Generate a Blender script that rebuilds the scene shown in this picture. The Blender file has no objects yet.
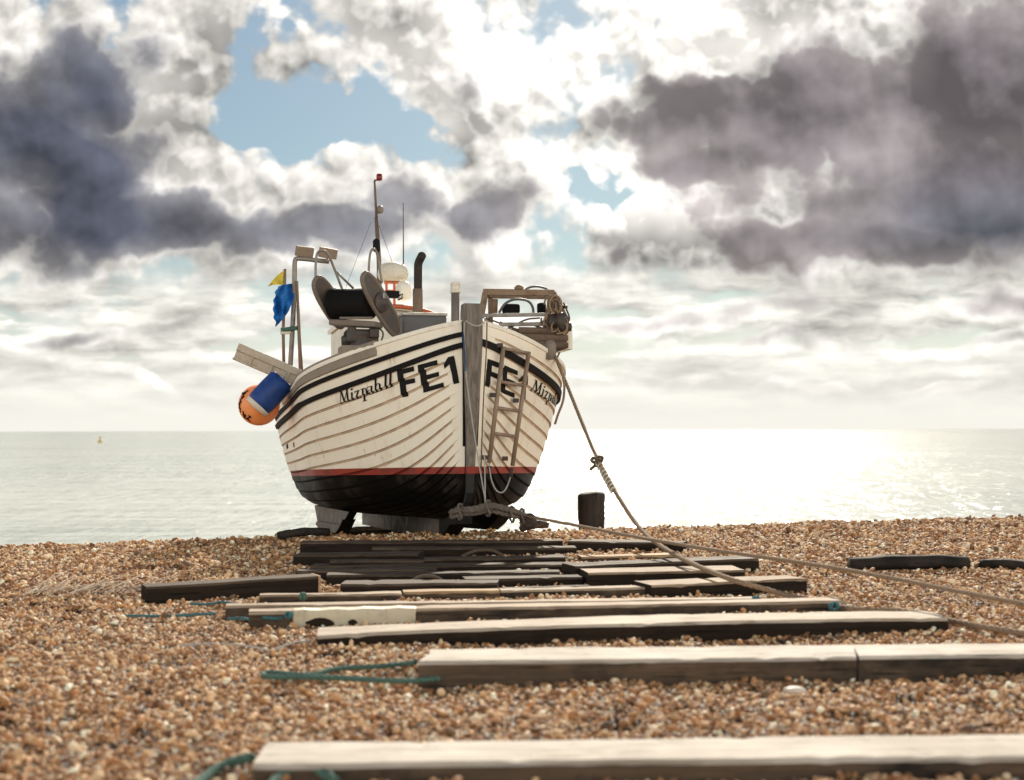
import bpy, bmesh, math, random
import numpy as np
from mathutils import Vector, Matrix, Quaternion, noise as mn

random.seed(7)
rng = np.random.default_rng(11)
R = math.radians
scene = bpy.context.scene
COL = scene.collection

# ------------------------------------------------------------------ camera geometry
F_PX, CAM_Z = 1422.0, 1.30
PITCH = math.atan(40.0 / F_PX)
ROLL = R(-0.17)
cam_rot = Matrix.Rotation(0, 3, 'Z') @ Matrix.Rotation(math.pi / 2 + PITCH, 3, 'X') @ Matrix.Rotation(ROLL, 3, 'Z')
CAM = Vector((0, 0, CAM_Z))


def ray(px, py):
    d = Vector(((px - 512.0) / F_PX, -(py - 390.0) / F_PX, -1.0))
    return cam_rot @ d


def atY(px, py, Y):
    d = ray(px, py)
    return CAM + d * (Y / d.y)


def atZ(px, py, z=0.0):
    d = ray(px, py)
    return CAM + d * ((z - CAM_Z) / d.z)


CAMI = cam_rot.transposed()


def proj(p):
    q = CAMI @ (Vector(p) - CAM)
    return 512.0 + F_PX * q.x / -q.z, 390.0 - F_PX * q.y / -q.z


# ------------------------------------------------------------------ mesh builder
class MB:
    def __init__(self):
        self.v, self.f, self.m, self.s = [], [], [], []

    def add(self, verts, faces, mat=0, smooth=False):
        o = len(self.v)
        self.v += [tuple(p) for p in verts]
        for f in faces:
            self.f.append(tuple(i + o for i in f))
            self.m.append(mat)
            self.s.append(smooth)
        return self

    def box(self, c, ax, ay, az, bev=0.0, mat=0, seg=2):
        """box from centre c and three half-axis vectors"""
        c, ax, ay, az = Vector(c), Vector(ax), Vector(ay), Vector(az)
        bm = bmesh.new()
        bmesh.ops.create_cube(bm, size=2.0)
        lx, ly, lz = ax.length, ay.length, az.length
        for v in bm.verts:
            v.co = Vector((v.co.x * lx, v.co.y * ly, v.co.z * lz))
        if bev > 0:
            bmesh.ops.bevel(bm, geom=list(bm.edges), offset=min(bev, .9 * min(lx, ly, lz)), segments=seg, profile=.6, affect='EDGES')
        M = Matrix((ax.normalized(), ay.normalized(), az.normalized())).transposed()
        bm.verts.index_update()
        vs = [c + M @ v.co for v in bm.verts]
        fs = [[v.index for v in f.verts] for f in bm.faces]
        if M.determinant() < 0:
            fs = [f[::-1] for f in fs]
        bm.free()
        return self.add(vs, fs, mat, False)

    def abox(self, lo, hi, bev=0.0, mat=0):
        lo, hi = Vector(lo), Vector(hi)
        h = (hi - lo) / 2
        return self.box((lo + hi) / 2, (h.x, 0, 0), (0, h.y, 0), (0, 0, h.z), bev, mat)

    def bar(self, a, b, w, t, up=(0, 0, 1), bev=0.004, mat=0):
        a, b = Vector(a), Vector(b)
        d = b - a
        x = d.cross(Vector(up))
        if x.length < 1e-5:
            x = d.cross(Vector((1, 0, 0)))
        x.normalize()
        y = x.cross(d).normalized()
        return self.box((a + b) / 2, x * w / 2, d / 2, y * t / 2, bev, mat)

    def tube(self, pts, r, n=8, mat=0, closed=False, cap=True, smooth=True):
        pts = [Vector(p) for p in pts]
        rs = r if isinstance(r, (list, tuple)) else [r] * len(pts)
        N = len(pts)
        tang = []
        for i in range(N):
            if closed:
                t = pts[(i + 1) % N] - pts[i - 1]
            else:
                t = pts[min(i + 1, N - 1)] - pts[max(i - 1, 0)]
            if t.length < 1e-9:
                t = Vector((0, 0, 1))
            tang.append(t.normalized())
        up = Vector((0, 0, 1)) if abs(tang[0].z) < .9 else Vector((1, 0, 0))
        nrm = (up - tang[0] * up.dot(tang[0])).normalized()
        vs, fs = [], []
        for i in range(N):
            if i:
                nrm = nrm - tang[i] * nrm.dot(tang[i])
                if nrm.length < 1e-6:
                    nrm = tang[i].orthogonal()
                nrm.normalize()
            bi = tang[i].cross(nrm)
            for k in range(n):
                a = 2 * math.pi * k / n
                vs.append(pts[i] + (nrm * math.cos(a) + bi * math.sin(a)) * rs[i])
        M = N if closed else N - 1
        for i in range(M):
            j = (i + 1) % N
            for k in range(n):
                l = (k + 1) % n
                fs.append((i * n + k, i * n + l, j * n + l, j * n + k))
        if cap and not closed:
            fs.append(tuple(range(n))[::-1])
            fs.append(tuple((N - 1) * n + k for k in range(n)))
        return self.add(vs, fs, mat, smooth)

    def lathe(self, prof, c, axis=(0, 0, 1), n=24, mat=0, smooth=True):
        """prof: list of (r, h) along axis from c"""
        c, axis = Vector(c), Vector(axis).normalized()
        x = axis.orthogonal().normalized()
        y = axis.cross(x)
        vs, fs = [], []
        for r, h in prof:
            for k in range(n):
                a = 2 * math.pi * k / n
                vs.append(c + axis * h + (x * math.cos(a) + y * math.sin(a)) * max(r, 1e-4))
        for i in range(len(prof) - 1):
            for k in range(n):
                l = (k + 1) % n
                fs.append((i * n + k, i * n + l, (i + 1) * n + l, (i + 1) * n + k))
        fs.append(tuple(range(n))[::-1])
        fs.append(tuple((len(prof) - 1) * n + k for k in range(n)))
        return self.add(vs, fs, mat, smooth)

    def prism(self, poly, n, mat=0):
        """poly: list of 3-D points (planar), extruded by vector n"""
        n = Vector(n)
        P = [Vector(p) for p in poly]
        k = len(P)
        vs = P + [p + n for p in P]
        fs = [tuple(range(k))[::-1], tuple(range(k, 2 * k))]
        fs += [(i, (i + 1) % k, (i + 1) % k + k, i + k) for i in range(k)]
        return self.add(vs, fs, mat, False)

    def rope(self, pts, r, pitch=None, n=6, mat=0, step=None):
        """three-strand laid rope along a polyline"""
        pts = smooth_path(pts)
        step = step or r * 1.3
        pts = resample(pts, step)
        pitch = pitch or r * 7
        N = len(pts)
        tang = [(pts[min(i + 1, N - 1)] - pts[max(i - 1, 0)]).normalized() for i in range(N)]
        nrm = tang[0].orthogonal().normalized()
        fr = []
        for i in range(N):
            nrm = (nrm - tang[i] * nrm.dot(tang[i])).normalized()
            fr.append((nrm.copy(), tang[i].cross(nrm)))
        for k in range(3):
            q = []
            for i in range(N):
                a = 2 * math.pi * (i * step / pitch + k / 3)
                q.append(pts[i] + (fr[i][0] * math.cos(a) + fr[i][1] * math.sin(a)) * r * .46)
            self.tube(q, r * .56, n, mat)
        return self

    def build(self, name, mats, parent=None, fix=True, origin=None):
        me = bpy.data.meshes.new(name)
        vs = self.v
        if origin is not None:
            o = Vector(origin)
            vs = [Vector(p) - o for p in vs]
        me.from_pydata(vs, [], self.f)
        if not isinstance(mats, (list, tuple)):
            mats = [mats]
        for m in mats:
            me.materials.append(m)
        me.polygons.foreach_set('material_index', self.m)
        me.polygons.foreach_set('use_smooth', self.s)
        if fix:
            bm = bmesh.new()
            bm.from_mesh(me)
            bmesh.ops.recalc_face_normals(bm, faces=list(bm.faces))
            bm.to_mesh(me)
            bm.free()
        me.update()
        ob = bpy.data.objects.new(name, me)
        COL.objects.link(ob)
        if parent is not None:
            ob.parent = parent
        if origin is not None:
            ob.location = origin
        return ob


def smooth_path(pts, it=3):
    pts = [Vector(p) for p in pts]
    for _ in range(it):
        q = [pts[0]]
        for a, b in zip(pts[:-1], pts[1:]):
            q += [a.lerp(b, .25), a.lerp(b, .75)]
        q.append(pts[-1])
        pts = q
    return pts


def resample(pts, step):
    out, acc = [pts[0].copy()], 0.0
    for a, b in zip(pts[:-1], pts[1:]):
        L = (b - a).length
        if L < 1e-9:
            continue
        t = step - acc
        while t <= L:
            out.append(a.lerp(b, t / L))
            t += step
        acc = (acc + L) % step
    if len(out) < 2:
        out.append(pts[-1].copy())
    return out


def tag(o, label=None, cat=None, group=None, kind=None):
    if label: o['label'] = label
    if cat: o['category'] = cat
    if group: o['group'] = group
    if kind: o['kind'] = kind
    return o


def empty(name, loc=(0, 0, 0), rot=None):
    o = bpy.data.objects.new(name, None)
    o.empty_display_size = .1
    COL.objects.link(o)
    o.location = loc
    if rot is not None:
        o.rotation_euler = rot
    return o


# ------------------------------------------------------------------ node helpers
class G:
    """tiny expression layer over shader nodes"""
    def __init__(self, nt):
        self.nt = nt
        self.N, self.Lk = nt.nodes, nt.links

    def put(self, sock, val):
        if isinstance(val, bpy.types.NodeSocket):
            self.Lk.new(val, sock)
        elif val is not None:
            try:
                sock.default_value = val
            except Exception:
                sock.default_value = (val[0], val[1], val[2], 1.0)

    def m(self, op, a, b=None, c=None, clamp=False):
        n = self.N.new('ShaderNodeMath')
        n.operation = op
        n.use_clamp = clamp
        for i, v in enumerate((a, b, c)):
            if v is not None:
                self.put(n.inputs[i], v)
        return n.outputs[0]

    def add(self, a, b): return self.m('ADD', a, b)
    def sub(self, a, b): return self.m('SUBTRACT', a, b)
    def mul(self, a, b): return self.m('MULTIPLY', a, b)
    def mad(self, a, b, c): return self.m('MULTIPLY_ADD', a, b, c)

    def v(self, op, a, b=None, out=0):
        n = self.N.new('ShaderNodeVectorMath')
        n.operation = op
        self.put(n.inputs[0], a)
        if b is not None:
            self.put(n.inputs[3] if op == 'SCALE' else n.inputs[1], b)
        return n.outputs[1] if op in ('DOT_PRODUCT', 'LENGTH', 'DISTANCE') else n.outputs[0]

    def comb(self, x, y, z):
        n = self.N.new('ShaderNodeCombineXYZ')
        for i, q in enumerate((x, y, z)):
            self.put(n.inputs[i], q)
        return n.outputs[0]

    def sep(self, vec):
        n = self.N.new('ShaderNodeSeparateXYZ')
        self.put(n.inputs[0], vec)
        return n.outputs

    def noise(self, vec, scale=1., detail=4., rough=.5, lac=2., dist=0., dims='3D', col=False):
        n = self.N.new('ShaderNodeTexNoise')
        n.noise_dimensions = dims
        self.put(n.inputs['Vector'], vec)
        self.put(n.inputs['Scale'], scale)
        self.put(n.inputs['Detail'], detail)
        self.put(n.inputs['Roughness'], rough)
        self.put(n.inputs['Lacunarity'], lac)
        self.put(n.inputs['Distortion'], dist)
        return n.outputs['Color' if col else 'Fac']

    def voro(self, vec, scale=1., detail=0., rough=.5, rand=1., feature='F1', col=False, smooth=None, dims='3D'):
        n = self.N.new('ShaderNodeTexVoronoi')
        n.voronoi_dimensions = dims
        n.feature = feature
        self.put(n.inputs['Vector'], vec)
        self.put(n.inputs['Scale'], scale)
        if 'Detail' in n.inputs:
            self.put(n.inputs['Detail'], detail)
            self.put(n.inputs['Roughness'], rough)
        if smooth is not None:
            self.put(n.inputs['Smoothness'], smooth)
        self.put(n.inputs['Randomness'], rand)
        return n.outputs['Color' if col else 'Distance']

    def step(self, x, lo, hi, a=0., b=1.):
        n = self.N.new('ShaderNodeMapRange')
        n.interpolation_type = 'SMOOTHSTEP'
        for i, q in enumerate((x, lo, hi, a, b)):
            self.put(n.inputs[i], q)
        return n.outputs[0]

    def lin(self, x, lo, hi, a=0., b=1.):
        n = self.N.new('ShaderNodeMapRange')
        n.clamp = True
        for i, q in enumerate((x, lo, hi, a, b)):
            self.put(n.inputs[i], q)
        return n.outputs[0]

    def mix(self, f, a, b, mode='MIX'):
        n = self.N.new('ShaderNodeMix')
        n.data_type = 'RGBA'
        n.blend_type = mode
        self.put(n.inputs[0], f)
        for i, q in ((6, a), (7, b)):
            if isinstance(q, (tuple, list)):
                q = (q[0], q[1], q[2], 1.)
            self.put(n.inputs[i], q)
        return n.outputs[2]

    def ramp(self, f, stops, interp='LINEAR'):
        n = self.N.new('ShaderNodeValToRGB')
        r = n.color_ramp
        r.interpolation = interp
        while len(r.elements) < len(stops):
            r.elements.new(.5)
        for e, (p, c) in zip(r.elements, stops):
            e.position = p
            e.color = (c[0], c[1], c[2], 1)
        self.put(n.inputs[0], f)
        return n.outputs[0]

    def bump(self, h, strength=.5, dist=.01, normal=None):
        n = self.N.new('ShaderNodeBump')
        self.put(n.inputs['Height'], h)
        n.inputs['Strength'].default_value = strength
        n.inputs['Distance'].default_value = dist
        if normal is not None:
            self.put(n.inputs['Normal'], normal)
        return n.outputs[0]

    def tc(self, k='Object'):
        return self.N.new('ShaderNodeTexCoord').outputs[k]

    def geo(self, k):
        return self.N.new('ShaderNodeNewGeometry').outputs[k]

    def rnd(self):
        return self.N.new('ShaderNodeObjectInfo').outputs['Random']


def new_mat(name):
    m = bpy.data.materials.new(name)
    m.use_nodes = True
    g = G(m.node_tree)
    b = m.node_tree.nodes['Principled BSDF']
    return m, g, b


def pset(g, b, **kw):
    names = dict(color='Base Color', rough='Roughness', metal='Metallic', normal='Normal', spec='Specular IOR Level', ior='IOR',
                 sub='Subsurface Weight', coat='Coat Weight', trans='Transmission Weight')
    for k, q in kw.items():
        s = b.inputs[names[k]]
        if isinstance(q, (tuple, list)):
            q = (q[0], q[1], q[2], 1)
        g.put(s, q)


def mat_paint(name, col, rough=.45, dirt=.35, dirtcol=(.16, .11, .075), scale=3., spec=.5):
    m, g, b = new_mat(name)
    p = g.tc()
    n = g.noise(p, scale, 8, .62)
    st = g.noise(g.v('MULTIPLY', p, (9., 9., 1.2)), scale * .5, 5, .6)
    k = g.mul(g.step(g.add(g.mul(n, .6), g.mul(st, .4)), .46, .72), dirt)
    fine = g.noise(p, 40, 4, .6)
    c = g.mix(k, col, dirtcol)
    c = g.mix(g.lin(fine, .35, .75, 0, .25), c, tuple(x * .7 for x in col))
    pset(g, b, color=c, rough=g.lin(n, .3, .7, rough - .08, rough + .2), normal=g.bump(fine, .15, .004), spec=spec)
    return m


def mat_metal(name, col, rough=.5, rust=.3, metal=.6, rustcol=(.13, .05, .02)):
    m, g, b = new_mat(name)
    p = g.tc()
    n = g.noise(p, 7., 8, .65)
    k = g.mul(g.step(n, .48, .66), rust)
    fine = g.noise(p, 60, 4, .6)
    c = g.mix(k, col, rustcol)
    c = g.mix(g.lin(fine, .35, .75, 0, .3), c, tuple(x * .6 for x in col))
    pset(g, b, color=c, rough=g.lin(n, .3, .7, rough - .1, rough + .2), metal=g.lin(k, 0, .6, metal, 0), normal=g.bump(fine, .2, .004))
    return m


def mat_wood(name, light, dark, tar=0., tarcol=(.014, .011, .009), axis=0, grain=1., rough=.75, spec=.25):
    """weathered timber, grain along a local axis"""
    m, g, b = new_mat(name)
    p = g.tc()
    r = g.rnd()
    p = g.v('ADD', p, g.comb(g.mul(r, 37.), g.mul(r, 11.), g.mul(r, 5.)))
    sc = [26., 26., 26.]
    sc[axis] = 1.1
    q = g.v('MULTIPLY', p, tuple(sc))
    gr = g.noise(q, 1.0 * grain, 6, .65, dist=.6)
    sc2 = [70., 70., 70.]
    sc2[axis] = 2.2
    crack = g.noise(g.v('MULTIPLY', p, tuple(sc2)), 1., 3, .6, dist=.3)
    big = g.noise(p, 1.7, 5, .6)
    k = g.add(g.mul(gr, .65), g.mul(big, .35))
    c = g.mix(g.step(k, .36, .66), dark, light)
    ck = g.step(crack, .30, .40, 1., 0.)
    c = g.mix(g.mul(ck, .85), c, tuple(x * .16 for x in dark))
    stn = g.noise(g.v('MULTIPLY', p, (1.2, 3., 3.)), 1.6, 5, .65)
    c = g.mix(g.mul(g.step(stn, .54, .70), .55), c, tuple(x * .6 for x in dark))
    scr = g.noise(g.v('MULTIPLY', p, (3., 40., 40.)[::1]), 1.0, 2, .5)
    c = g.mix(g.mul(g.step(scr, .62, .68), .35), c, tuple(min(1., x * 1.25) for x in light))
    spot = g.noise(p, 9., 3, .5)
    c = g.mix(g.mul(g.step(spot, .6, .72), .35), c, tuple(x * .45 for x in dark))
    if tar > 0:
        t = g.noise(g.v('MULTIPLY', p, (1., 2., 2.)), 1.3, 6, .7)
        c = g.mix(g.step(t, 1 - tar - .12, 1 - tar + .1), c, tarcol)
    h = g.add(g.mul(gr, .6), g.mul(ck, -.6))
    pset(g, b, color=c, rough=g.lin(gr, .3, .7, rough - .1, rough + .15), normal=g.bump(h, .6, .008), spec=spec)
    return m


def mat_plain(name, col, rough=.6, var=.3, metal=0., scale=12., bump=.2, spec=.4):
    m, g, b = new_mat(name)
    p = g.tc()
    n = g.noise(p, scale, 6, .6)
    c = g.mix(g.lin(n, .3, .72), tuple(x * (1 - var) for x in col), tuple(min(1, x * (1 + var * .5)) for x in col))
    pset(g, b, color=c, rough=g.lin(n, .3, .7, rough - .08, rough + .12), metal=metal, normal=g.bump(n, bump, .006), spec=spec)
    return m
SUN_E, BACK_FILL, SKY_GAIN, EXPO, SEA_BUMP, PEB = 5.0, 2.5, .42, 0.55, .5, 3.2
# ------------------------------------------------------------------ world: sky and clouds by direction
SUN_EL, SUN_AZ = R(33.0), R(7.0)          # azimuth measured from +Y towards +X
world = bpy.data.worlds.new("World")
scene.world = world
world.use_nodes = True
wg = G(world.node_tree)
for n in list(wg.N):
    wg.N.remove(n)
wout = wg.N.new('ShaderNodeOutputWorld')
wbg = wg.N.new('ShaderNodeBackground')
wg.Lk.new(wbg.outputs[0], wout.inputs[0])
skyt = wg.N.new('ShaderNodeTexSky')
skyt.sky_type = 'NISHITA'
skyt.sun_disc = False
skyt.sun_elevation = SUN_EL
skyt.sun_rotation = SUN_AZ
skyt.air_density, skyt.dust_density, skyt.ozone_density = 1.0, 0.6, 1.0
STR = 0.10
d = wg.tc('Generated')
dx, dy, dz = wg.sep(d)
ady = wg.m('MAXIMUM', wg.m('ABSOLUTE', dy), .10)
U = wg.mul(wg.m('DIVIDE', dx, ady), 14.22)
V = wg.mul(wg.m('DIVIDE', dz, ady), 14.22)
V = wg.m('MINIMUM', V, 40.)
p2 = wg.comb(U, V, 0.)


def blobs(vec, lst):
    acc = None
    for cu, cv, ru, rv, w in lst:
        q = wg.v('MULTIPLY', wg.v('SUBTRACT', vec, (cu, cv, 0)), (1 / ru, 1 / rv, 0))
        f = wg.m('SUBTRACT', 1., wg.v('DOT_PRODUCT', q, q), clamp=True)
        acc = wg.mul(f, w) if acc is None else wg.mad(f, w, acc)
    return acc


def sx(px): return (px - 512) / 100.
def sv(py): return (430 - py) / 100.
def E(px, py, rx, ry, w): return (sx(px), sv(py), rx / 100., ry / 100., w)


warp = wg.v('SUBTRACT', wg.noise(p2, .6, 2, .5, col=True, dims='2D'), (.5, .5, .5))
warp2 = wg.v('SUBTRACT', wg.noise(p2, 2.6, 4, .5, col=True, dims='2D'), (.5, .5, .5))
pw = wg.v('ADD', p2, wg.v('ADD', wg.v('SCALE', warp, .8), wg.v('SCALE', warp2, .16)))

# dark, back-lit cumulus in front: soft ellipses give where they stand, billow noise their outline
dense = [
    E(75, 115, 120, 115, 1.05), E(92, 62, 78, 62, .8), E(20, 190, 130, 90, .8), E(150, 195, 120, 80, .8), E(60, 240, 200, 46, .85),
    E(-60, 120, 120, 130, .6), E(215, 235, 130, 46, .55), E(20, 120, 60, 50, .4), E(290, 245, 130, 34, .42),
    E(425, 215, 170, 62, .62), E(500, 217, 70, 48, .72), E(395, 188, 76, 56, .55), E(330, 240, 110, 38, .40),
    E(820, 150, 330, 160, .80), E(780, 120, 220, 78, .55), E(880, 105, 140, 85, .35), E(1010, 80, 120, 190, .62), E(960, 225, 200, 76, .85), E(1090, 190, 190, 140, .7),
    E(640, 80, 100, 70, .42), E(680, 166, 80, 26, .45), E(628, 238, 42, 28, .62), E(735, 252, 60, 24, .52), E(820, 262, 170, 28, .5),
    E(985, 316, 74, 16, .62), E(990, 345, 70, 12, .55), E(700, 315, 160, 14, .50), E(800, 345, 140, 11, .46), E(480, 60, 110, 60, .42), E(340, 25, 80, 34, .25), E(560, 110, 70, 50, .25),
    E(1000, 25, 150, 120, .62), E(890, 50, 130, 70, .42), E(700, 95, 120, 40, .25),
    E(60, 345, 120, 12, .35), E(250, 330, 120, 12, .30), E(640, 380, 160, 9, .35), E(900, 385, 160, 9, .38), E(130, 385, 140, 8, .3),
]
thin = [E(695, 38, 80, 40, 1.1)]
holes = [E(300, 108, 135, 46, .92), E(235, 45, 52, 50, .62), E(410, 130, 60, 26, .55), E(545, 183, 46, 20, .85), E(598, 192, 34, 14, .7), E(40, 300, 120, 28, .55), E(375, 10, 70, 18, .6), E(225, 12, 50, 26, .4), E(720, 20, 120, 46, -.55), E(905, 60, 70, 60, -.6), E(610, 195, 50, 30, -.25)]
blobB = wg.sub(blobs(pw, dense), blobs(pw, thin))
ph = wg.v('ADD', p2, wg.v('ADD', wg.v('SCALE', warp, 1.7), wg.v('SCALE', warp2, .55)))
hole = blobs(ph, holes)
SUND = (.45, .9)


def off(vec, k): return wg.v('ADD', vec, (SUND[0] * k, SUND[1] * k, 0))


def billow(vec, sc):
    return wg.sub(1., wg.voro(wg.v('ADD', vec, wg.v('SCALE', warp2, .16)), sc, 3, .52, dims='2D'))


def fb(vec, sc=.8, det=7, ro=.47): return wg.noise(vec, sc, det, ro, dims='2D')


fr0, fr1 = fb(p2, det=4, ro=.45), fb(off(p2, .18), det=4, ro=.45)
b0, b1 = billow(p2, 1.5), billow(off(p2, .11), 1.5)
f0 = fb(p2)
soft = wg.noise(wg.v('ADD', p2, (7.3, 2.1, 0)), .75, 3, .45, dims='2D')
reb = wg.sub(b0, b1)                     # > 0: side turned to the sun
ref = wg.sub(fr0, fr1)
soft1 = wg.noise(wg.v('ADD', off(p2, .5), (7.3, 2.1, 0)), .75, 3, .45, dims='2D')
broad = wg.sub(soft, soft1)
rel = wg.add(wg.mul(reb, .42), wg.mul(ref, 1.2))

# far, bright cloud sheet with blue gaps
dA = wg.add(wg.add(wg.mul(wg.sub(f0, .5), 2.1), wg.mul(wg.sub(b0, .62), .8)), wg.add(wg.sub(.86, wg.mul(hole, 1.0)), wg.mul(wg.m('MAXIMUM', blobB, 0.), .35)))
coverA = wg.step(dA, .02, .42)
greyA = wg.step(wg.add(soft, wg.mul(wg.sub(fr0, .5), .6)), .42, .74)
lumA = wg.m('MAXIMUM', wg.mad(rel, 1.5, wg.sub(.62, wg.mul(greyA, .22))), .36)
lumA = wg.m('MINIMUM', wg.mad(broad, .9, lumA), 1.02)
glow = wg.step(wg.v('LENGTH', wg.v('SUBTRACT', p2, (1.0, 3.9, 0))), 3.6, .2)   # the sun stands above, behind cloud
lumA = wg.mul(lumA, wg.mad(glow, .55, .88))
colA = wg.v('SCALE', (1.0, .965, .90), lumA)

# rows of low cloud towards the horizon
low = wg.v('ADD', wg.v('MULTIPLY', p2, (.62, 2.5, 1.)), wg.v('SCALE', warp2, .22))
l0 = wg.noise(low, 1.15, 6, .52, dims='2D')
l1 = wg.noise(wg.v('ADD', low, (.04, .22, 0)), 1.15, 6, .52, dims='2D')
lowm = wg.step(V, 1.25, 1.85, 1., 0.)
lumL = wg.mad(wg.sub(l0, l1), 1.7, wg.sub(.63, wg.mul(wg.step(l0, .50, .68), .24)))
lumL = wg.mix(wg.step(V, 1.15, .0), wg.comb(lumL, lumL, lumL), (.645, .645, .645))
colL = wg.v('MULTIPLY', lumL, (1.0, .972, .888))
colA = wg.mix(lowm, colA, colL)
coverL = wg.m('MAXIMUM', wg.step(l0, .30, .46), wg.step(V, .95, .45))
cm = wg.N.new('ShaderNodeMix')
wg.put(cm.inputs[0], lowm); wg.put(cm.inputs[2], coverA); wg.put(cm.inputs[3], coverL)
coverA = cm.outputs[0]

# the dark clouds
dB = wg.add(wg.add(blobB, wg.mul(wg.mul(wg.sub(b0, .66), .85), wg.step(V, 1.2, 1.9))), wg.mul(wg.sub(f0, .5), 1.25))
aB = wg.step(dB, .04, .56)
deep = wg.add(wg.add(blobB, wg.mul(wg.sub(soft, .5), 1.0)), wg.mul(wg.sub(fr0, .5), .8))
rightness = wg.step(U, -1.5, 2.0)
darkc = wg.mix(rightness, (.072, .077, .103), (.138, .122, .130))
darkc = wg.mix(wg.mul(wg.step(U, 2.6, 4.8), wg.step(V, 2.9, 1.9)), darkc, (.080, .084, .100))
midc = wg.mix(rightness, (.30, .29, .29), (.37, .335, .325))
cB = wg.mix(wg.step(dB, .18, .72), (.80, .77, .72), midc)
cB = wg.mix(wg.lin(deep, .30, 1.75), cB, darkc)
relB = wg.add(wg.add(wg.mul(reb, .10), wg.mul(ref, .85)), wg.mul(broad, .45))
cB = wg.v('SCALE', cB, wg.m('MINIMUM', wg.m('MAXIMUM', wg.mad(relB, 3.6, 1.0), .62), 2.2))

haze = wg.step(V, 1.9, .1, 0., 1.)
clear = wg.v('SCALE', wg.v('MULTIPLY', skyt.outputs[0], (.86, 1.0, 1.02)), SKY_GAIN * STR)
clear = wg.mix(wg.mul(haze, .8), clear, (.60, .61, .57))
col = wg.mix(coverA, clear, colA)
col = wg.mix(wg.mul(aB, wg.step(V, .25, .6)), col, cB)
# behind the photographer: broken cloud, low band brightened as added fill on the boat
bn = wg.noise(d, 3.0, 7, .6)
fill_band = wg.mix(wg.step(bn, .36, .56), wg.v('SCALE', skyt.outputs[0], STR * 1.5), (BACK_FILL, BACK_FILL * .94, BACK_FILL * .81))
high = wg.mix(wg.step(bn, .42, .58), wg.v('SCALE', skyt.outputs[0], STR * .8), (.40, .39, .37))
backc = wg.mix(wg.step(dz, .26, .46), fill_band, high)
col = wg.mix(wg.step(dy, -.05, .35), backc, col)
# high overhead, outside the picture, cloud fades to dim blue to cut ambient light
col = wg.mix(wg.step(dz, .305, .50, 0., .92), col, wg.v('SCALE', skyt.outputs[0], STR * .45))
# towards the ground below the horizon (only seen by stray rays)
wg.Lk.new(wg.v('SCALE', col, 1.0 / STR), wbg.inputs[0])
wbg.inputs[1].default_value = STR
try:
    world.cycles.sampling_method = 'MANUAL'
    world.cycles.sample_map_resolution = 512
except Exception:
    pass

sun = bpy.data.lights.new('sun', 'SUN')
sun.energy = SUN_E
sun.angle = R(0.6)
sun.color = (1.0, .90, .75)
so = bpy.data.objects.new('sun', sun)
COL.objects.link(so)
sd = Vector((math.sin(SUN_AZ) * math.cos(SUN_EL), math.cos(SUN_AZ) * math.cos(SUN_EL), math.sin(SUN_EL)))
so.rotation_euler = (-sd).to_track_quat('-Z', 'Y').to_euler()
so.location = sd * 50
# ------------------------------------------------------------------ camera and render settings
cd = bpy.data.cameras.new('camera')
cd.sensor_width = 36.0
cd.lens = F_PX / 1024 * 36.0
cd.clip_end = 60000
cd.clip_start = .05
cd.dof.use_dof = True
cd.dof.focus_distance = 16.6
cd.dof.aperture_fstop = 1.7
co = bpy.data.objects.new('camera', cd)
COL.objects.link(co)
co.matrix_world = Matrix.Translation(CAM) @ cam_rot.to_4x4()
scene.camera = co
scene.render.resolution_x, scene.render.resolution_y = 1024, 780
scene.view_settings.view_transform = 'Standard'
scene.view_settings.look = 'None'
scene.view_settings.exposure = EXPO
scene.view_settings.gamma = 1.0
scene.render.engine = 'CYCLES'
scene.cycles.max_bounces = 8
scene.cycles.diffuse_bounces = 4
scene.cycles.use_denoising = True
scene.cycles.sample_clamp_indirect = 6
# ------------------------------------------------------------------ beach, sea, shingle
SEA_Z = -3.2


def crest(x):
    return 16.7 + .20 * (max(-14, min(14, x)) + 6.0)


pits = []
_pr = random.Random(21)
for _ in range(150):
    py_ = 4.6 + 12.5 * _pr.random() ** 1.2
    pits.append((_pr.uniform(-.38, .38) * py_ * 1.05, py_, _pr.uniform(.07, .17), _pr.uniform(.025, .06)))
pitgrid = {}
for q_ in pits:
    for i_ in (-1, 0, 1):
        for j_ in (-1, 0, 1):
            pitgrid.setdefault((int(q_[0] // .5) + i_, int(q_[1] // .5) + j_), []).append(q_)


def zg(x, y):
    """height of the shingle"""
    z = .011 * max(-10, min(12, x)) * min(1, max(0, (y - 7) / 9)) - .018
    z += .030 * mn.noise(Vector((x * .35, y * .5, 3.1))) + .026 * mn.noise(Vector((x * 1.3, y * 1.8, 9.)))
    z += .014 * mn.noise(Vector((x * 3.6, y * 4.4, 1.)))
    z -= .075 * max(0., mn.noise(Vector((x * 4.6, y * 4.2, 21.))) - .28)
    z -= .10 * max(0., mn.noise(Vector((x * 1.9, y * 2.6, 31.))) - .30)
    for (cx, cy, pr, pd) in pitgrid.get((int(x // .5), int(y // .5)), ()):
        d2 = ((x - cx) ** 2 + (y - cy) ** 2) / (pr * pr)
        if d2 < 4:
            z += -pd * math.exp(-d2 * 1.6) + pd * .35 * math.exp(-(math.sqrt(d2) - 1.25) ** 2 * 9)
    b = y - crest(x)
    if b > 0:
        z -= .125 * b * min(1, b / 1.2) if b < 40 else .125 * 40 + .02 * (b - 40)
    elif b > -2.5:
        z += .035 * math.exp(-((b + .6) / 1.1) ** 2)
    return z


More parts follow.
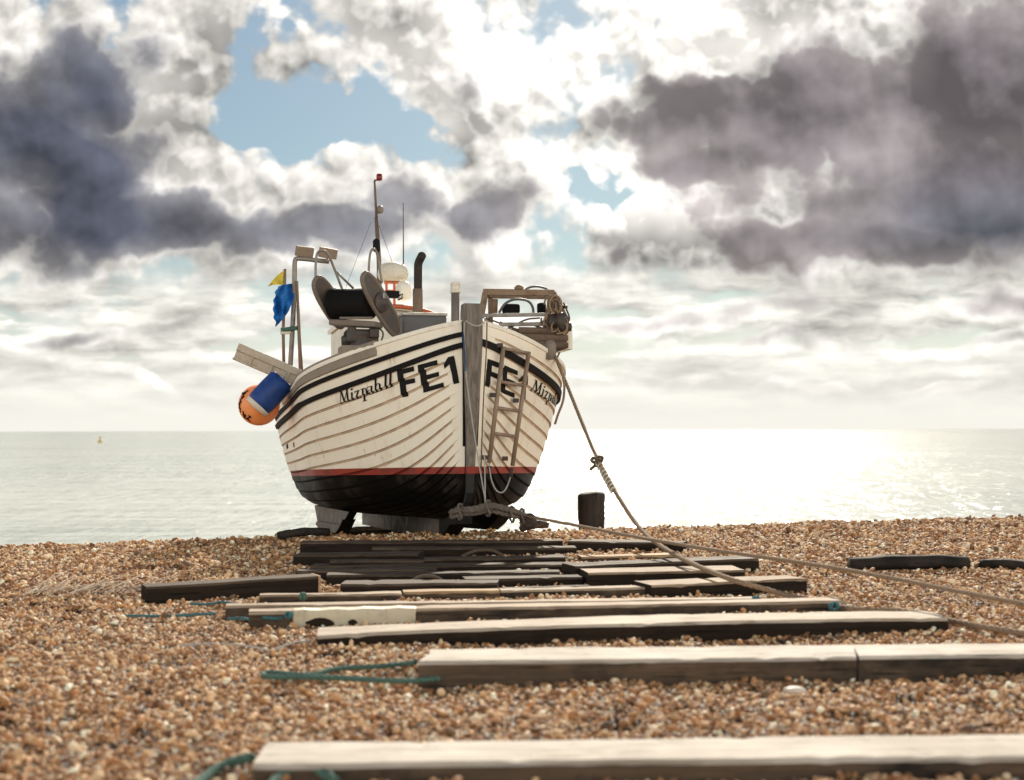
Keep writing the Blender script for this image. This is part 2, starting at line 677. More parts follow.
m_sh, g, b = new_mat('shingle_bed')  # bed near black: paints in the shade of gaps between stones
p = g.tc('Object')
n1_ = g.noise(p, 30, 4, .6)
n2_ = g.noise(p, 1.2, 4, .6)
vc = g.voro(p, 38, col=True)
pset(g, b, color=g.mix(.5, g.ramp(n1_, [(.3, (.015, .008, .005)), (.6, (.05, .027, .015)), (.75, (.1, .06, .035))]),
                       g.ramp(g.sep(vc)[0], [(0, (.02, .01, .006)), (.5, (.06, .032, .018)), (1, (.12, .07, .04))])),
     rough=.7, normal=g.bump(g.voro(p, 38), .8, .02))


def axis_pts(stops):
    out = []
    for (a, c, st) in stops:
        out += list(np.arange(a, c, st))
    return out + [stops[-1][1]]


xs = axis_pts([(-400, -60, 40), (-60, -16, 4), (-16, -9, .7), (-9, 10, .06), (10, 18, .7), (18, 60, 4), (60, 400, 40)])
ys = axis_pts([(-60, -8, 4), (-8, 2, .8), (2, 4, .3), (4, 22, .06), (22, 40, .6), (40, 64, 3)])
gm = MB()
gm.add([(x, y, zg(x, y)) for y in ys for x in xs],
       [(j * len(xs) + i, j * len(xs) + i + 1, (j + 1) * len(xs) + i + 1, (j + 1) * len(xs) + i) for j in range(len(ys) - 1) for i in range(len(xs) - 1)], 0, True)
beach = tag(gm.build('beach', m_sh, fix=False), kind='structure')

# sea: one sheet out to the horizon, small waves in the normal
m_sea, g, b = new_mat('sea_water')
p = g.tc('Object')
w1 = g.noise(g.v('MULTIPLY', p, (.055, .30, 1.)), 1.0, 4, .55, dist=.5)
w2 = g.noise(g.v('MULTIPLY', p, (1.3, .42, 1.)), 1.0, 4, .6, dist=.3)
w3 = g.noise(g.v('MULTIPLY', p, (4.2, 1.3, 1.)), 1.0, 3, .6)
h = g.add(g.add(g.mul(w1, 1.5), g.mul(w2, .30)), g.mul(w3, .07))
shoal = g.noise(g.v('MULTIPLY', p, (.012, .05, 1.)), 1.0, 4, .55)
pset(g, b, color=g.mix(g.step(shoal, .38, .62), (.42, .46, .405), (.53, .56, .49)), rough=.16, ior=1.33)
bn_ = g.bump(h, SEA_BUMP, 1.0)
cell = g.v('SUBTRACT', g.voro(g.v('ADD', g.v('MULTIPLY', p, (4.2, .55, 0.)), g.v('SCALE', g.noise(p, .5, 2, .5, col=True), .8)), 1.0, col=True, dims='2D'), (.5, .5, .5))
cell2 = g.v('SUBTRACT', g.voro(g.v('MULTIPLY', p, (1.5, .22, 0.)), 1.0, col=True, dims='2D'), (.5, .5, .5))
gust = g.step(g.noise(g.v('MULTIPLY', p, (.02, .03, 1.)), 1.0, 3, .5), .35, .65, .55, 1.0)
tilt = g.v('SCALE', g.v('MULTIPLY', g.v('ADD', cell, g.v('SCALE', cell2, .5)), (.27, .36, 0.)), gust)
nrm_ = g.v('NORMALIZE', g.v('ADD', bn_, tilt))
pset(g, b, normal=nrm_)
sea = MB()
Sx = [-24000, -6000, -1500, -400, -100, 0, 100, 400, 1500, 6000, 24000]
Sy = [30, 60, 100, 200, 500, 1500, 5000, 14000, 30000]
sea.add([(x, y, SEA_Z) for y in Sy for x in Sx],
        [(j * len(Sx) + i, j * len(Sx) + i + 1, (j + 1) * len(Sx) + i + 1, (j + 1) * len(Sx) + i) for j in range(len(Sy) - 1) for i in range(len(Sx) - 1)])
tag(sea.build('sea', m_sea, fix=False), kind='structure')

# shingle stones: point cloud mesh + instances of a few stone shapes
m_st, g, b = new_mat('shingle_stone')
r = g.rnd()
base = g.ramp(r, [(0, (0.168, 0.086, 0.041)), (.06, (0.332, 0.164, 0.074)), (.20, (0.432, 0.227, 0.098)), (.32, (0.605, 0.330, 0.149)), (.42, (0.307, 0.158, 0.077)), (.52, (0.718, 0.469, 0.254)),
                  (.64, (0.781, 0.549, 0.327)), (.74, (0.482, 0.250, 0.109)), (.83, (0.855, 0.679, 0.458)), (.90, (0.193, 0.124, 0.077)), (.95, (0.883, 0.837, 0.640)), (1, (0.883, 0.950, 0.850))], 'CONSTANT')
sp = g.noise(g.tc('Object'), 2.2, 4, .6)
pset(g, b, color=g.mix(g.lin(sp, .4, .75, 0, .5), base, g.v('SCALE', base, .55)), rough=g.lin(sp, .3, .7, .5, .8), spec=.2)

stones = []
for k in range(7):
    bm = bmesh.new()
    bmesh.ops.create_icosphere(bm, subdivisions=2, radius=1.0)
    sq = Vector((1.0, random.uniform(.62, .9), random.uniform(.38, .62)))
    off = Vector((k * 7.1, 3.3, 1.7))
    for v in bm.verts:
        c = v.co.copy()
        q = 1 + .28 * mn.noise(c * .9 + off) + .07 * mn.noise(c * 2.3 + off)
        v.co = Vector((c.x * sq.x, c.y * sq.y, c.z * sq.z)) * q
    for f in bm.faces:
        f.smooth = True
    me = bpy.data.meshes.new('stone_shape')
    bm.to_mesh(me)
    bm.free()
    me.materials.append(m_st)
    stones.append(bpy.data.objects.new('stone_shape', me))

scol = bpy.data.collections.new('stone_shapes')
for o in stones:
    scol.objects.link(o)

P_, S_, Q_, I_ = [], [], [], []
y = 3.9
while y < 23.0:
    dy_ = .25
    dens = PEB * (1500 if y < 8 else 1500 - 800 * min(1, (y - 8) / 8))
    hw = .36 * y + 1.6
    if y > 19.5: dens *= .6
    nn_ = int(dens * dy_ * 2 * hw)
    X = rng.uniform(-hw, hw, nn_)
    Yy = rng.uniform(y, y + dy_, nn_)
    grow = 1.0 if y < 9 else 1.0 + .35 * min(1, (y - 9) / 8)
    rad = np.clip(rng.lognormal(math.log(.0092), .47, nn_), .0045, .030) * grow
    for x_, y_, r_ in zip(X, Yy, rad):
        P_.append((x_, y_, zg(x_, y_) + rng.uniform(-.9, 1.0) * r_))
        S_.append(r_)
    y += dy_
NP = len(P_)
pm = bpy.data.meshes.new('shingle')
pm.from_pydata(P_, [], [])
a = pm.attributes.new('size', 'FLOAT', 'POINT'); a.data.foreach_set('value', np.array(S_, dtype=np.float32))
rot = np.stack([rng.normal(0, .6, NP), rng.normal(0, .6, NP), rng.uniform(0, 6.283, NP)], 1).astype(np.float32)
a = pm.attributes.new('turn', 'FLOAT_VECTOR', 'POINT'); a.data.foreach_set('vector', rot.ravel())
a = pm.attributes.new('pick', 'INT', 'POINT'); a.data.foreach_set('value', rng.integers(0, len(stones), NP).astype(np.int32))
shingle = bpy.data.objects.new('shingle_stones', pm)
COL.objects.link(shingle)
tag(shingle, 'loose tan and brown shingle pebbles covering the whole beach', 'shingle', kind='stuff')
ng = bpy.data.node_groups.new('scatter_stones', 'GeometryNodeTree')
ng.interface.new_socket('Geometry', in_out='INPUT', socket_type='NodeSocketGeometry')
ng.interface.new_socket('Geometry', in_out='OUTPUT', socket_type='NodeSocketGeometry')
gi, go = ng.nodes.new('NodeGroupInput'), ng.nodes.new('NodeGroupOutput')
ci = ng.nodes.new('GeometryNodeCollectionInfo')
ci.inputs['Collection'].default_value = scol
ci.inputs['Separate Children'].default_value = True
ci.inputs['Reset Children'].default_value = True
ip = ng.nodes.new('GeometryNodeInstanceOnPoints')
ip.inputs['Pick Instance'].default_value = True


def nattr(name, typ):
    n = ng.nodes.new('GeometryNodeInputNamedAttribute')
    n.data_type = typ
    n.inputs['Name'].default_value = name
    return n.outputs['Attribute']


ng.links.new(gi.outputs[0], ip.inputs['Points'])
ng.links.new(ci.outputs[0], ip.inputs['Instance'])
ng.links.new(nattr('pick', 'INT'), ip.inputs['Instance Index'])
e2r = ng.nodes.new('FunctionNodeEulerToRotation')
ng.links.new(nattr('turn', 'FLOAT_VECTOR'), e2r.inputs[0])
ng.links.new(e2r.outputs[0], ip.inputs['Rotation'])
ng.links.new(nattr('size', 'FLOAT'), ip.inputs['Scale'])
ng.links.new(ip.outputs[0], go.inputs[0])
md = shingle.modifiers.new('scatter', 'NODES')
md.node_group = ng
# ------------------------------------------------------------------ skid timbers, driftwood, ropes on the beach
W_PALE = mat_wood('wood_bleached', (.60, .55, .48), (.29, .245, .195))
W_GREY = mat_wood('wood_grey_brown', (.47, .38, .28), (.22, .15, .095), tar=.12)
W_DARK = mat_wood('wood_dark_and_shade', (.115, .083, .058), (.045, .031, .021), tar=.32, spec=.15)  # tone lowered to paint in boat shade; some timbers are dark anyway
W_SIDE = mat_wood('wood_side_brown', (.13, .088, .057), (.055, .037, .025), tar=.42)  # sides darker than tops: backlit shade in the colour, plus tar
W_BSIDE = mat_wood('wood_side_black', (.032, .021, .015), (.013, .009, .006), tar=.35, spec=.12)  # black sides deepen the painted shade on dark timbers; tar as well
W_TAN = mat_wood('wood_tan', (.50, .36, .21), (.28, .17, .085))
W_MIX = mat_wood('wood_half_tarred', (.52, .455, .37), (.28, .21, .145), tar=.2)
W_BRN = mat_wood('wood_brown', (.40, .30, .20), (.15, .095, .055), tar=.25)
W_CREAM = mat_paint('paint_cream_worn', (.55, .49, .36), .6, .7, (.13, .10, .07), 5.)


def timber(a, b, w, h0, h1, mat, label, group, name='skid_timber', sink=.10, rough=.006, side=None, cut=0.0, bow=0.0):
    """a, b: top front corners (left, right) in the world; w: width away from the viewer"""
    a, b = Vector(a), Vector(b)
    d = Vector((b.x - a.x, b.y - a.y, 0))
    L = d.length
    yaw = math.atan2(d.y, d.x)
    seed = Vector((random.uniform(0, 50), random.uniform(0, 50), 0))
    n = max(8, int(L / .06))
    bev = min(.014, w * .08)
    mb = MB()
    vs, fs = [], []
    for i in range(n + 1):
        t = i / n
        x = t * L
        zt = a.z + (b.z - a.z) * t + bow * 4 * t * (1 - t)
        zb = min(a.z, b.z) - max(h0, h1) - sink
        ring = [(0, zb), (0, zt - bev * 1.3), (bev, zt), (w * .35, zt), (w * .7, zt), (w - bev, zt), (w, zt - bev * 1.3), (w, zb)]
        edge = .4 if 0 < i < n else 1.
        for k, (yy, zz) in enumerate(ring):
            q = Vector((x * 1.4, yy * 4, zz * 4)) + seed
            dz = rough * mn.noise(q) + rough * .5 * mn.noise(q * 4)
            dyy = rough * .8 * mn.noise(q + Vector((0, 0, 9)))
            if k in (1, 2, 5, 6):
                dz -= max(0, mn.noise(Vector((x * 11, k, seed.x))) - .30) * .028
            xx = x + (cut * (yy / w) if i in (0, n) else 0) + (rough * mn.noise(q + Vector((5, 5, 5))) if i in (0, n) else 0)
            vs.append((xx, yy + dyy, zz + (dz if 0 < k < 7 else 0)))
    m_ = 8
    for i in range(n):
        for k in range(m_ - 1):
            fs.append((i * m_ + k, (i + 1) * m_ + k, (i + 1) * m_ + k + 1, i * m_ + k + 1))
    fs.append(tuple(range(m_)))
    fs.append(tuple(n * m_ + k for k in range(m_))[::-1])
    top = []
    for i in range(n):
        for k in range(m_ - 1):
            top.append(0 if k in (1, 2, 3, 4, 5) else 1)
    mb.add(vs, fs, 0, False)
    mb.m = top + [1, 1]
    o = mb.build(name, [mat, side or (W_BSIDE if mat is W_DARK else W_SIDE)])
    # put the origin on the ground under the timber
    o.data.transform(Matrix.Translation((-L / 2, 0, -(min(a.z, b.z) - max(h0, h1)))))
    o.location = ((a.x + b.x) / 2, (a.y + b.y) / 2, min(a.z, b.z) - max(h0, h1))
    o.rotation_euler = (0, 0, yaw)
    return tag(o, label, 'timber', group)


def tim(x0, y0, h0, x1, y1, h1, w, mat, label, group='timber skids laid across the shingle', **k):
    return timber(atZ(x0, y0, h0), atZ(x1, y1, h1), w, h0, h1, mat, label, group, **k)


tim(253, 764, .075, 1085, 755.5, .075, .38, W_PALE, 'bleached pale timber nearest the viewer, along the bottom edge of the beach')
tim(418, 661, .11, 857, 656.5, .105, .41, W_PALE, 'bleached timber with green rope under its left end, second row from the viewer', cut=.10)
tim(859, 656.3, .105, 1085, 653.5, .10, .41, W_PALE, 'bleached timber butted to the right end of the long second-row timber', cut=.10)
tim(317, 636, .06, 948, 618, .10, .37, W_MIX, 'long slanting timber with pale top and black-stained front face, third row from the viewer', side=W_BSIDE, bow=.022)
t4 = tim(249, 612.5, .09, 845, 600.5, .085, .20, W_GREY, 'narrow grey timber with a worn cream painted stretch near its left end')
tim(225, 606, .07, 757, 599, .05, .16, W_GREY, 'thin grey timber just behind the cream-painted one, sticking out furthest left')
tim(259, 595.5, .055, 402, 593, .055, .15, W_GREY, 'short grey plank with a teal knot, left end of the row of planks')
tim(403.5, 592, .05, 500, 590.5, .05, .17, W_TAN, 'short tan plank lying between two grey planks')
tim(501, 590.5, .05, 654, 587, .06, .16, W_GREY, 'grey plank joining the tan plank on its right')
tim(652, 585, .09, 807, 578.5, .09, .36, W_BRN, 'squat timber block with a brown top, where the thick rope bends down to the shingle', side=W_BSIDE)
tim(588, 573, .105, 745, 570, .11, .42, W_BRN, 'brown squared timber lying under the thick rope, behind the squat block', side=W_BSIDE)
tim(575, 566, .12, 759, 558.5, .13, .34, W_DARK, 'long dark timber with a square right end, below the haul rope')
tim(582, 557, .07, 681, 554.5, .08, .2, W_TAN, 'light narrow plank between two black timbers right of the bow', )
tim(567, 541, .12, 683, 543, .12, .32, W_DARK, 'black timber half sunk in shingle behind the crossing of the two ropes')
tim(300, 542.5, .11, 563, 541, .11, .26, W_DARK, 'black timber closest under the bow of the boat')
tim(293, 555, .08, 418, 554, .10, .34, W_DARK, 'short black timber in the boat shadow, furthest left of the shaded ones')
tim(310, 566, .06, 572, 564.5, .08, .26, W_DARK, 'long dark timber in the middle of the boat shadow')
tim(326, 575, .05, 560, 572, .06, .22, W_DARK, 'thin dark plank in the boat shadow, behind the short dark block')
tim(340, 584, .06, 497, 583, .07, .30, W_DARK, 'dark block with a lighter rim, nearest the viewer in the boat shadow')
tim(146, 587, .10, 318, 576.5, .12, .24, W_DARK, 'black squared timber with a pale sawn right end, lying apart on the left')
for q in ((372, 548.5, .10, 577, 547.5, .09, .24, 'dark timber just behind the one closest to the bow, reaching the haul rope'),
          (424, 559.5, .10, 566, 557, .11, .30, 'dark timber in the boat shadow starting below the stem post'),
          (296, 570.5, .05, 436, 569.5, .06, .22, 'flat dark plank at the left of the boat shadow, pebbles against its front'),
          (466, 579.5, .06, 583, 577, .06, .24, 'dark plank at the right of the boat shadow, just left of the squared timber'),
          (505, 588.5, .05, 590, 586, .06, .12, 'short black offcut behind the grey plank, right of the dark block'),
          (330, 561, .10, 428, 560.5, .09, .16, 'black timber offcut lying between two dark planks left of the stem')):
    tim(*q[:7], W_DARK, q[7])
# pale sawn end of that timber
endm = MB()
A_ = atZ(318.3, 576.5, .12)
dv = (atZ(318, 576.5, .12) - atZ(146, 587, .10)); dv.z = 0; dv.normalize()
nv = Vector((-dv.y, dv.x, 0))
endm.box(A_ + nv * .12 + dv * .012 - Vector((0, 0, .07)), dv * .01, nv * .116, Vector((0, 0, .075)), .004)
last = bpy.data.objects['skid_timber.019']
bpy.context.view_layer.update()
endm.v = [tuple(last.matrix_world.inverted() @ Vector(v)) for v in endm.v]
endm.build('sawn_end', W_TAN, last)
# cream painted stretch as a thin paint coat on the grey timber (front and top)
bpy.context.view_layer.update()
inv4 = t4.matrix_world.inverted()
c0, c1 = inv4 @ atZ(294, 612, .09), inv4 @ atZ(416, 609, .09)
coat = MB()
zt = .092
nseg = 14
vs, fs = [], []
for i in range(nseg + 1):
    x = c0.x + (c1.x - c0.x) * i / nseg
    for (yy, zz) in ((-.017, -.03), (-.017, zt - .012), (-.006, zt + .011), (.10, zt + .014), (.10, zt + .006)):
        vs.append((x + .006 * math.sin(i * 2.3 + zz * 60), yy, zz + .004 * math.sin(i * 1.7)))
for i in range(nseg):
    for k in range(3):
        fs.append((i * 5 + k, (i + 1) * 5 + k, (i + 1) * 5 + k + 1, i * 5 + k + 1))
coat.add(vs, fs)
coat.build('cream_paint', W_CREAM, t4)
for (px, py, rx, ry) in ((320, 624.5, 14, 7), (353, 623, 4.5, 4)):
    bl = MB()
    c = inv4 @ atZ(px, 612, .09)
    k_ = 9.5 / F_PX
    bl.prism([Vector((c.x + rx * k_ * math.cos(a) * (1 + .13 * math.sin(5 * a) + .08 * math.sin(9 * a + 1)), -.021, .018 - (py - 621) * k_ * .5 + ry * k_ * math.sin(a))) for a in np.linspace(0, 6.283, 17)[:-1]], (0, .006, 0))
    bl.build('black_blot', W_BSIDE, t4)

# logs and driftwood
BURNT = mat_wood('wood_charred', (.07, .055, .045), (.03, .023, .018), tar=.5)


def log(a, b, r0, r1, mat, label, name='driftwood_log', group=None, flat=.8, cat='log'):
    a, b = Vector(a), Vector(b)
    n, ns = 16, 14
    d = (b - a)
    x = d.cross(Vector((0, 0, 1))).normalized()
    up = x.cross(d).normalized()
    mb = MB()
    vs, fs = [], []
    s = Vector((random.uniform(0, 99), 0, 0))
    for i in range(n + 1):
        t = i / n
        rr = r0 + (r1 - r0) * t
        c = a.lerp(b, t) + up * .02 * math.sin(3.1 * t) + x * .03 * mn.noise(Vector((t * 3, 0, 0)) + s)
        for k in range(ns):
            an = 2 * math.pi * k / ns
            q = rr * (1 + .22 * mn.noise(Vector((math.cos(an) * 1.5, math.sin(an) * 1.5, t * 6)) + s))
            e = d.normalized() * (.03 * mn.noise(Vector((math.cos(an) * 3, math.sin(an) * 3, 7)) + s)) if i in (0, n) else Vector()
            vs.append(c + x * math.cos(an) * q + up * math.sin(an) * q * flat + e)
    for i in range(n):
        for k in range(ns):
            l = (k + 1) % ns
            fs.append((i * ns + k, i * ns + l, (i + 1) * ns + l, (i + 1) * ns + k))
    fs.append(tuple(range(ns))[::-1]); fs.append(tuple(n * ns + k for k in range(ns)))
    mb.add(vs, fs, 0, True)
    o = mb.build(name, mat, origin=(a + b) / 2 - Vector((0, 0, max(r0, r1) * flat)))
    return tag(o, label, cat, group)


log(atZ(849, 565, .07), atZ(968, 563, .09), .085, .075, BURNT, 'charred black driftwood log with blunt ends, on open shingle at the right')
log(atZ(982, 564, .07), atZ(1052, 570, .06), .055, .06, BURNT, 'thinner charred log running out of the right edge of the picture')
log(atY(280, 535, 16.9), atY(328, 532, 17.3), .06, .06, BURNT, 'black plank end wedged under the near bilge keel of the boat', name='wooden_chock', cat='chock')
log(atY(522, 528, 15.75), atY(547, 525, 15.95), .055, .05, W_DARK, 'dark wooden wedge on the shingle right of the bow foot', name='wooden_chock', cat='chock')

# tarred stump on the crest
RUB = mat_plain('tarred_black', (.016, .015, .016), .5, .5, bump=.5)
st = MB()
c = atY(591.5, 526, 19.0)
prof = [(.165, -.45), (.172, 0), (.178, .12), (.176, .28), (.182, .38), (.176, .425), (.15, .447), (.05, .44), (.0, .43)]
st.lathe(prof, c, n=22)
st.v = [tuple(Vector(v) + Vector((.012 * mn.noise(Vector(v) * 9), .012 * mn.noise(Vector(v) * 8), (.03 * mn.noise(Vector(v) * 6) + .05 * (v[0] - c.x)) if v[2] > c.z + .3 else 0))) for v in st.v]
tag(st.build('mooring_post', mat_wood('post_tarred', (.05, .04, .034), (.018, .014, .012), tar=.3, axis=2, spec=.2), origin=c), 'stubby black tarred post standing on the shingle crest right of the boat', 'post')

# stones that stand out
m_big = mat_plain('chalk_stone', (.62, .55, .47), .6, .25)
for (px, py, r0, lab) in ((795, 690, .040, 'large pale flat stone in front of the second timber'),):
    c = atZ(px, py, .02)
    bm = bmesh.new(); bmesh.ops.create_icosphere(bm, subdivisions=3, radius=1)
    sm = MB()
    sm.add([(c.x + v.co.x * r0 * 1.4 * (1 + .2 * mn.noise(v.co)), c.y + v.co.y * r0 * (1 + .2 * mn.noise(v.co * 1.3)), c.z + v.co.z * r0 * .45) for v in bm.verts],
           [[v.index for v in f.verts] for f in bm.faces], 0, True)
    bm.free()
    tag(sm.build('flat_stone', m_big, origin=c), lab, 'stone')

# ropes
ROPE = mat_plain('rope_hemp', (.30, .21, .135), .9, .4, scale=60, bump=.6)
ROPED = mat_plain('rope_dark', (.12, .085, .06), .9, .4, scale=60, bump=.6)
GREEN = mat_plain('rope_green', (.075, .15, .12), .85, .4, scale=70, bump=.5)
TEAL = mat_plain('rope_teal', (.05, .16, .18), .85, .4, scale=70, bump=.5)
CORD = mat_plain('cord_pale', (.42, .40, .36), .9, .3, scale=70, bump=.4)


def px_rope(spec, r, mat, label, name='rope', cat='rope', group=None):
    pts = []
    for q in spec:
        pts.append(atZ(q[0], q[1], q[2]) if q[2] < 3 else atY(*q))
    mb = MB().rope(pts, r)
    return tag(mb.build(name, mat, fix=False, origin=pts[0]), label, cat, group)


px_rope([(553, 351, 17.6), (563, 375, 17.1), (575, 405, 16.7), (598, 462, 15.75), (618, 497, 15.0), (640, 530, 14.4), (660, 546, .22), (690, 563, .175),
         (722, 576, .145), (742, 583, .125), (768, 590, .06), (795, 597, .04), (825, 603, .045), (852, 609.5, .05), (880, 610.5, .05), (905, 611, .05),
         (930, 616.5, .05), (960, 623, .048), (1024, 633.5, .05), (1090, 643, .05), (1330, 662, .05), (1700, 668, .05)], .023, ROPE,
        'thick brown mooring rope from the gunwale down over the timbers to the right')
px_rope([(524, 516, 15.75), (560, 522, 15.0), (680, 545.5, 12.6), (850, 569, 10.35), (1024, 605, 8.5), (2543, 877, 3.5)], .018, ROPE,
        'thin taut haul rope from the bow strop towards the right edge', name='haul_rope')
kn = MB()
for (px, py, Y, s) in ((594, 460, 15.8, .030), (600, 459, 15.75, .032), (597, 464, 15.74, .028), (599, 461.5, 15.70, .024)):
    c = atY(px, py, Y)
    kn.rope([c + Vector((math.cos(a) * s, .02 * math.sin(3 * a), math.sin(a) * s * .8)) for a in np.linspace(0, 6.1, 12)], .02)
kn.rope([atY(598, 463, 15.73), atY(592, 468, 15.75), atY(589, 471, 15.76)], .018)
tag(kn.build('rope_knot', ROPED, fix=False, origin=atY(597, 461, 15.76)), 'dark knot on the thick rope, hanging against the bright sea', 'knot')
wr = MB()
wp = resample(smooth_path([atY(598, 462, 15.75), atY(608, 481, 15.35), atY(614, 492, 15.1)]), .012)
for i, q in enumerate(wp[1:-1]):
    pass
hel = []
for i, q in enumerate(wp):
    a = i * .9
    hel.append(q + Vector((math.cos(a) * .03, 0, math.sin(a) * .03)))
wr.tube(hel, .011, 6)
tag(wr.build('rope_whipping', mat_plain('twine_pale', (.5, .45, .33), .9, .3), fix=False, origin=wp[0]), 'pale twine wound round the thick rope below its knot', 'twine')

px_rope([(520, 669, .03), (480, 672.5, .02), (450, 677, .018), (417, 681, .018), (380, 680.5, .015), (345, 677.7, .015), (300, 677, .015), (266, 677, .015), (262, 674.5, .015), (266, 672, .015),
         (288, 674, .015), (313, 676, .015), (335, 668, .015), (381, 666.5, .015), (405, 664, .02), (417, 661.5, .05)], .016, GREEN,
        'green rope looped on the shingle at the left end of the second timber')
px_rope([(175, 800, .015), (204, 779, .015), (214, 770, .02), (228, 763, .03), (245, 758, .05), (256, 757, .06)], .02, GREEN,
        'pale green rope leading to the left end of the nearest timber')
px_rope([(268, 790, .015), (278, 776, .03), (300, 770, .045), (325, 772, .04), (338, 783, .02)], .02, GREEN,
        'green rope bight hanging on the front of the nearest timber')
px_rope([(124, 615.5, .015), (150, 616, .015), (172, 616, .015), (200, 614, .02), (216, 613.5, .02)], .011, TEAL,
        'thin teal rope lying straight on the shingle left of the timbers')
px_rope([(190, 603.5, .015), (210, 604.5, .015), (222, 601, .02), (245, 606, .03)], .011, TEAL, 'short teal rope end beside the thin grey timber')
px_rope([(228, 619, .015), (243, 618, .02), (250, 620, .02), (256, 616, .06), (275, 619, .05), (286, 617, .05)], .012, TEAL, 'teal lashing on the left end of the cream-painted timber')
px_rope([(180, 646, .012), (215, 643, .012), (250, 646, .012), (270, 651, .012)], .007, CORD, 'thin pale cord on the shingle left of the third timber')
px_rope([(272, 650, .012), (295, 642, .012), (312, 641, .012)], .007, CORD, 'thin pale cord reaching the left end of the third timber')


px_rope([(410, 582, .03), (417, 577.5, .07), (427, 575.5, .10), (436, 577, .08), (443, 581.5, .03)], .016, ROPED, 'dark rope hoop standing out of the shingle in the boat shadow, nearer the viewer')
px_rope([(462, 556.5, .03), (472, 551.5, .08), (485, 549.5, .10), (496, 551, .08), (503, 556, .03)], .018, ROPED, 'dark rope hoop standing out of the shingle close to the bow')


def knot(px, py, z, s, mat, label):
    c = atZ(px, py, z)
    mb = MB()
    for k in range(4):
        ax = random.uniform(0, 3)
        mb.tube([c + Vector((math.cos(a) * s * math.cos(ax), math.cos(a) * s * math.sin(ax), math.sin(a) * s * .8)) for a in np.linspace(0, 6.283, 14)[:-1]], s * .33, 6, closed=True)
    tag(mb.build('rope_knot', mat, fix=False, origin=c), label, 'knot')


knot(289, 615, .08, .024, TEAL, 'bright teal knot on the dark left end of the cream-painted timber')
knot(303, 596.5, .06, .03, GREEN, 'small green knot on the short grey plank')
knot(756, 600, .05, .028, TEAL, 'teal knot at the right end of the thin grey timber')
knot(834, 606.5, .06, .032, TEAL, 'teal knot at the right end of the cream-painted timber')

# frayed heap of fishing net by the black timber on the left
NET = mat_plain('net_bleached', (.36, .29, .22), .95, .4)
net = MB()
for k in range(46):
    t = k / 45
    px0 = 22 + 128 * t + random.uniform(-5, 5)
    py0 = 596 - 4 * t + random.uniform(-3, 2)
    a = atZ(px0, py0, .03 + .03 * random.random())
    b_ = atZ(px0 + random.uniform(18, 38), 577 + random.uniform(-3, 9), .05)
    mid = a.lerp(b_, .5) + Vector((random.uniform(-.04, .04), 0, random.uniform(.0, .03)))
    net.tube(resample(smooth_path([a, mid, b_], 2), .06), .0034, 4, smooth=True)
tag(net.build('fishing_net', NET, fix=False, origin=atZ(90, 592, 0)), 'frayed bleached netting spread on the shingle by the black timber', 'net')

# far marker buoy
bc = atY(100, 443, 560)
bc.z = SEA_Z
mk = empty('marker_buoy', bc)
tag(mk, 'tiny yellow marker buoy far out on the sea at the left', 'buoy')
YEL = mat_plain('buoy_yellow', (.55, .38, .04), .5, .2)
MB().lathe([(.3, -.3), (.9, .0), (.9, .5), (.35, .8), (.2, 1.7), (.0, 1.75)], (0, 0, 0), n=14).build('float', YEL, mk)
MB().box((0, 0, 2.05), (.4, .05, 0), (-.05, .4, 0), (0, 0, .3), .03).build('topmark', YEL, mk)
# ------------------------------------------------------------------ the fishing boat
YAW = R(14.6)
BOAT = Vector((-.435, 16.02, .01))
boat = empty('fishing_boat', BOAT)
boat.rotation_euler = (R(-1.9), 0, YAW)          # bow a little up, stern down the beach
tag(boat, 'white clinker fishing boat lettered FE1, black below a red line, hauled up on shingle', 'boat')
bpy.context.view_layer.update()
BM = boat.matrix_world.copy()
BI = BM.inverted()


def bW(p): return BM @ Vector(p)      # boat -> world
def bL(p): return BI @ Vector(p)      # world -> boat
def PX(px, py, Y): return bL(atY(px, py, Y))


L_ = 7.6
ZK = .25
mid = [(.07, .25), (.62, .275), (1.08, .34), (1.33, .47), (1.47, .80), (1.60, 1.30), (1.71, 2.02)]
for _ in range(3):
    q = [mid[0]]
    for a_, b_ in zip(mid[:-1], mid[1:]):
        q += [(a_[0] * .75 + b_[0] * .25, a_[1] * .75 + b_[1] * .25), (a_[0] * .25 + b_[0] * .75, a_[1] * .25 + b_[1] * .75)]
    q.append(mid[-1])
    mid = q
mid = np.array(mid)
gl = np.concatenate([[0], np.cumsum(np.hypot(*np.diff(mid, axis=0).T))])
gl /= gl[-1]


def sheer(s): return 1.83 + .69 * math.exp(-s / 1.8)
def stem0(z): return .30 * (max(0, 2.5 - z) / 2.3) ** 1.5 + .9 * max(0, .62 - z) ** 2 / .18
def sstep(x): x = max(0., min(1., x)); return x * x * (3 - 2 * x)


NK = 18           # strakes a side


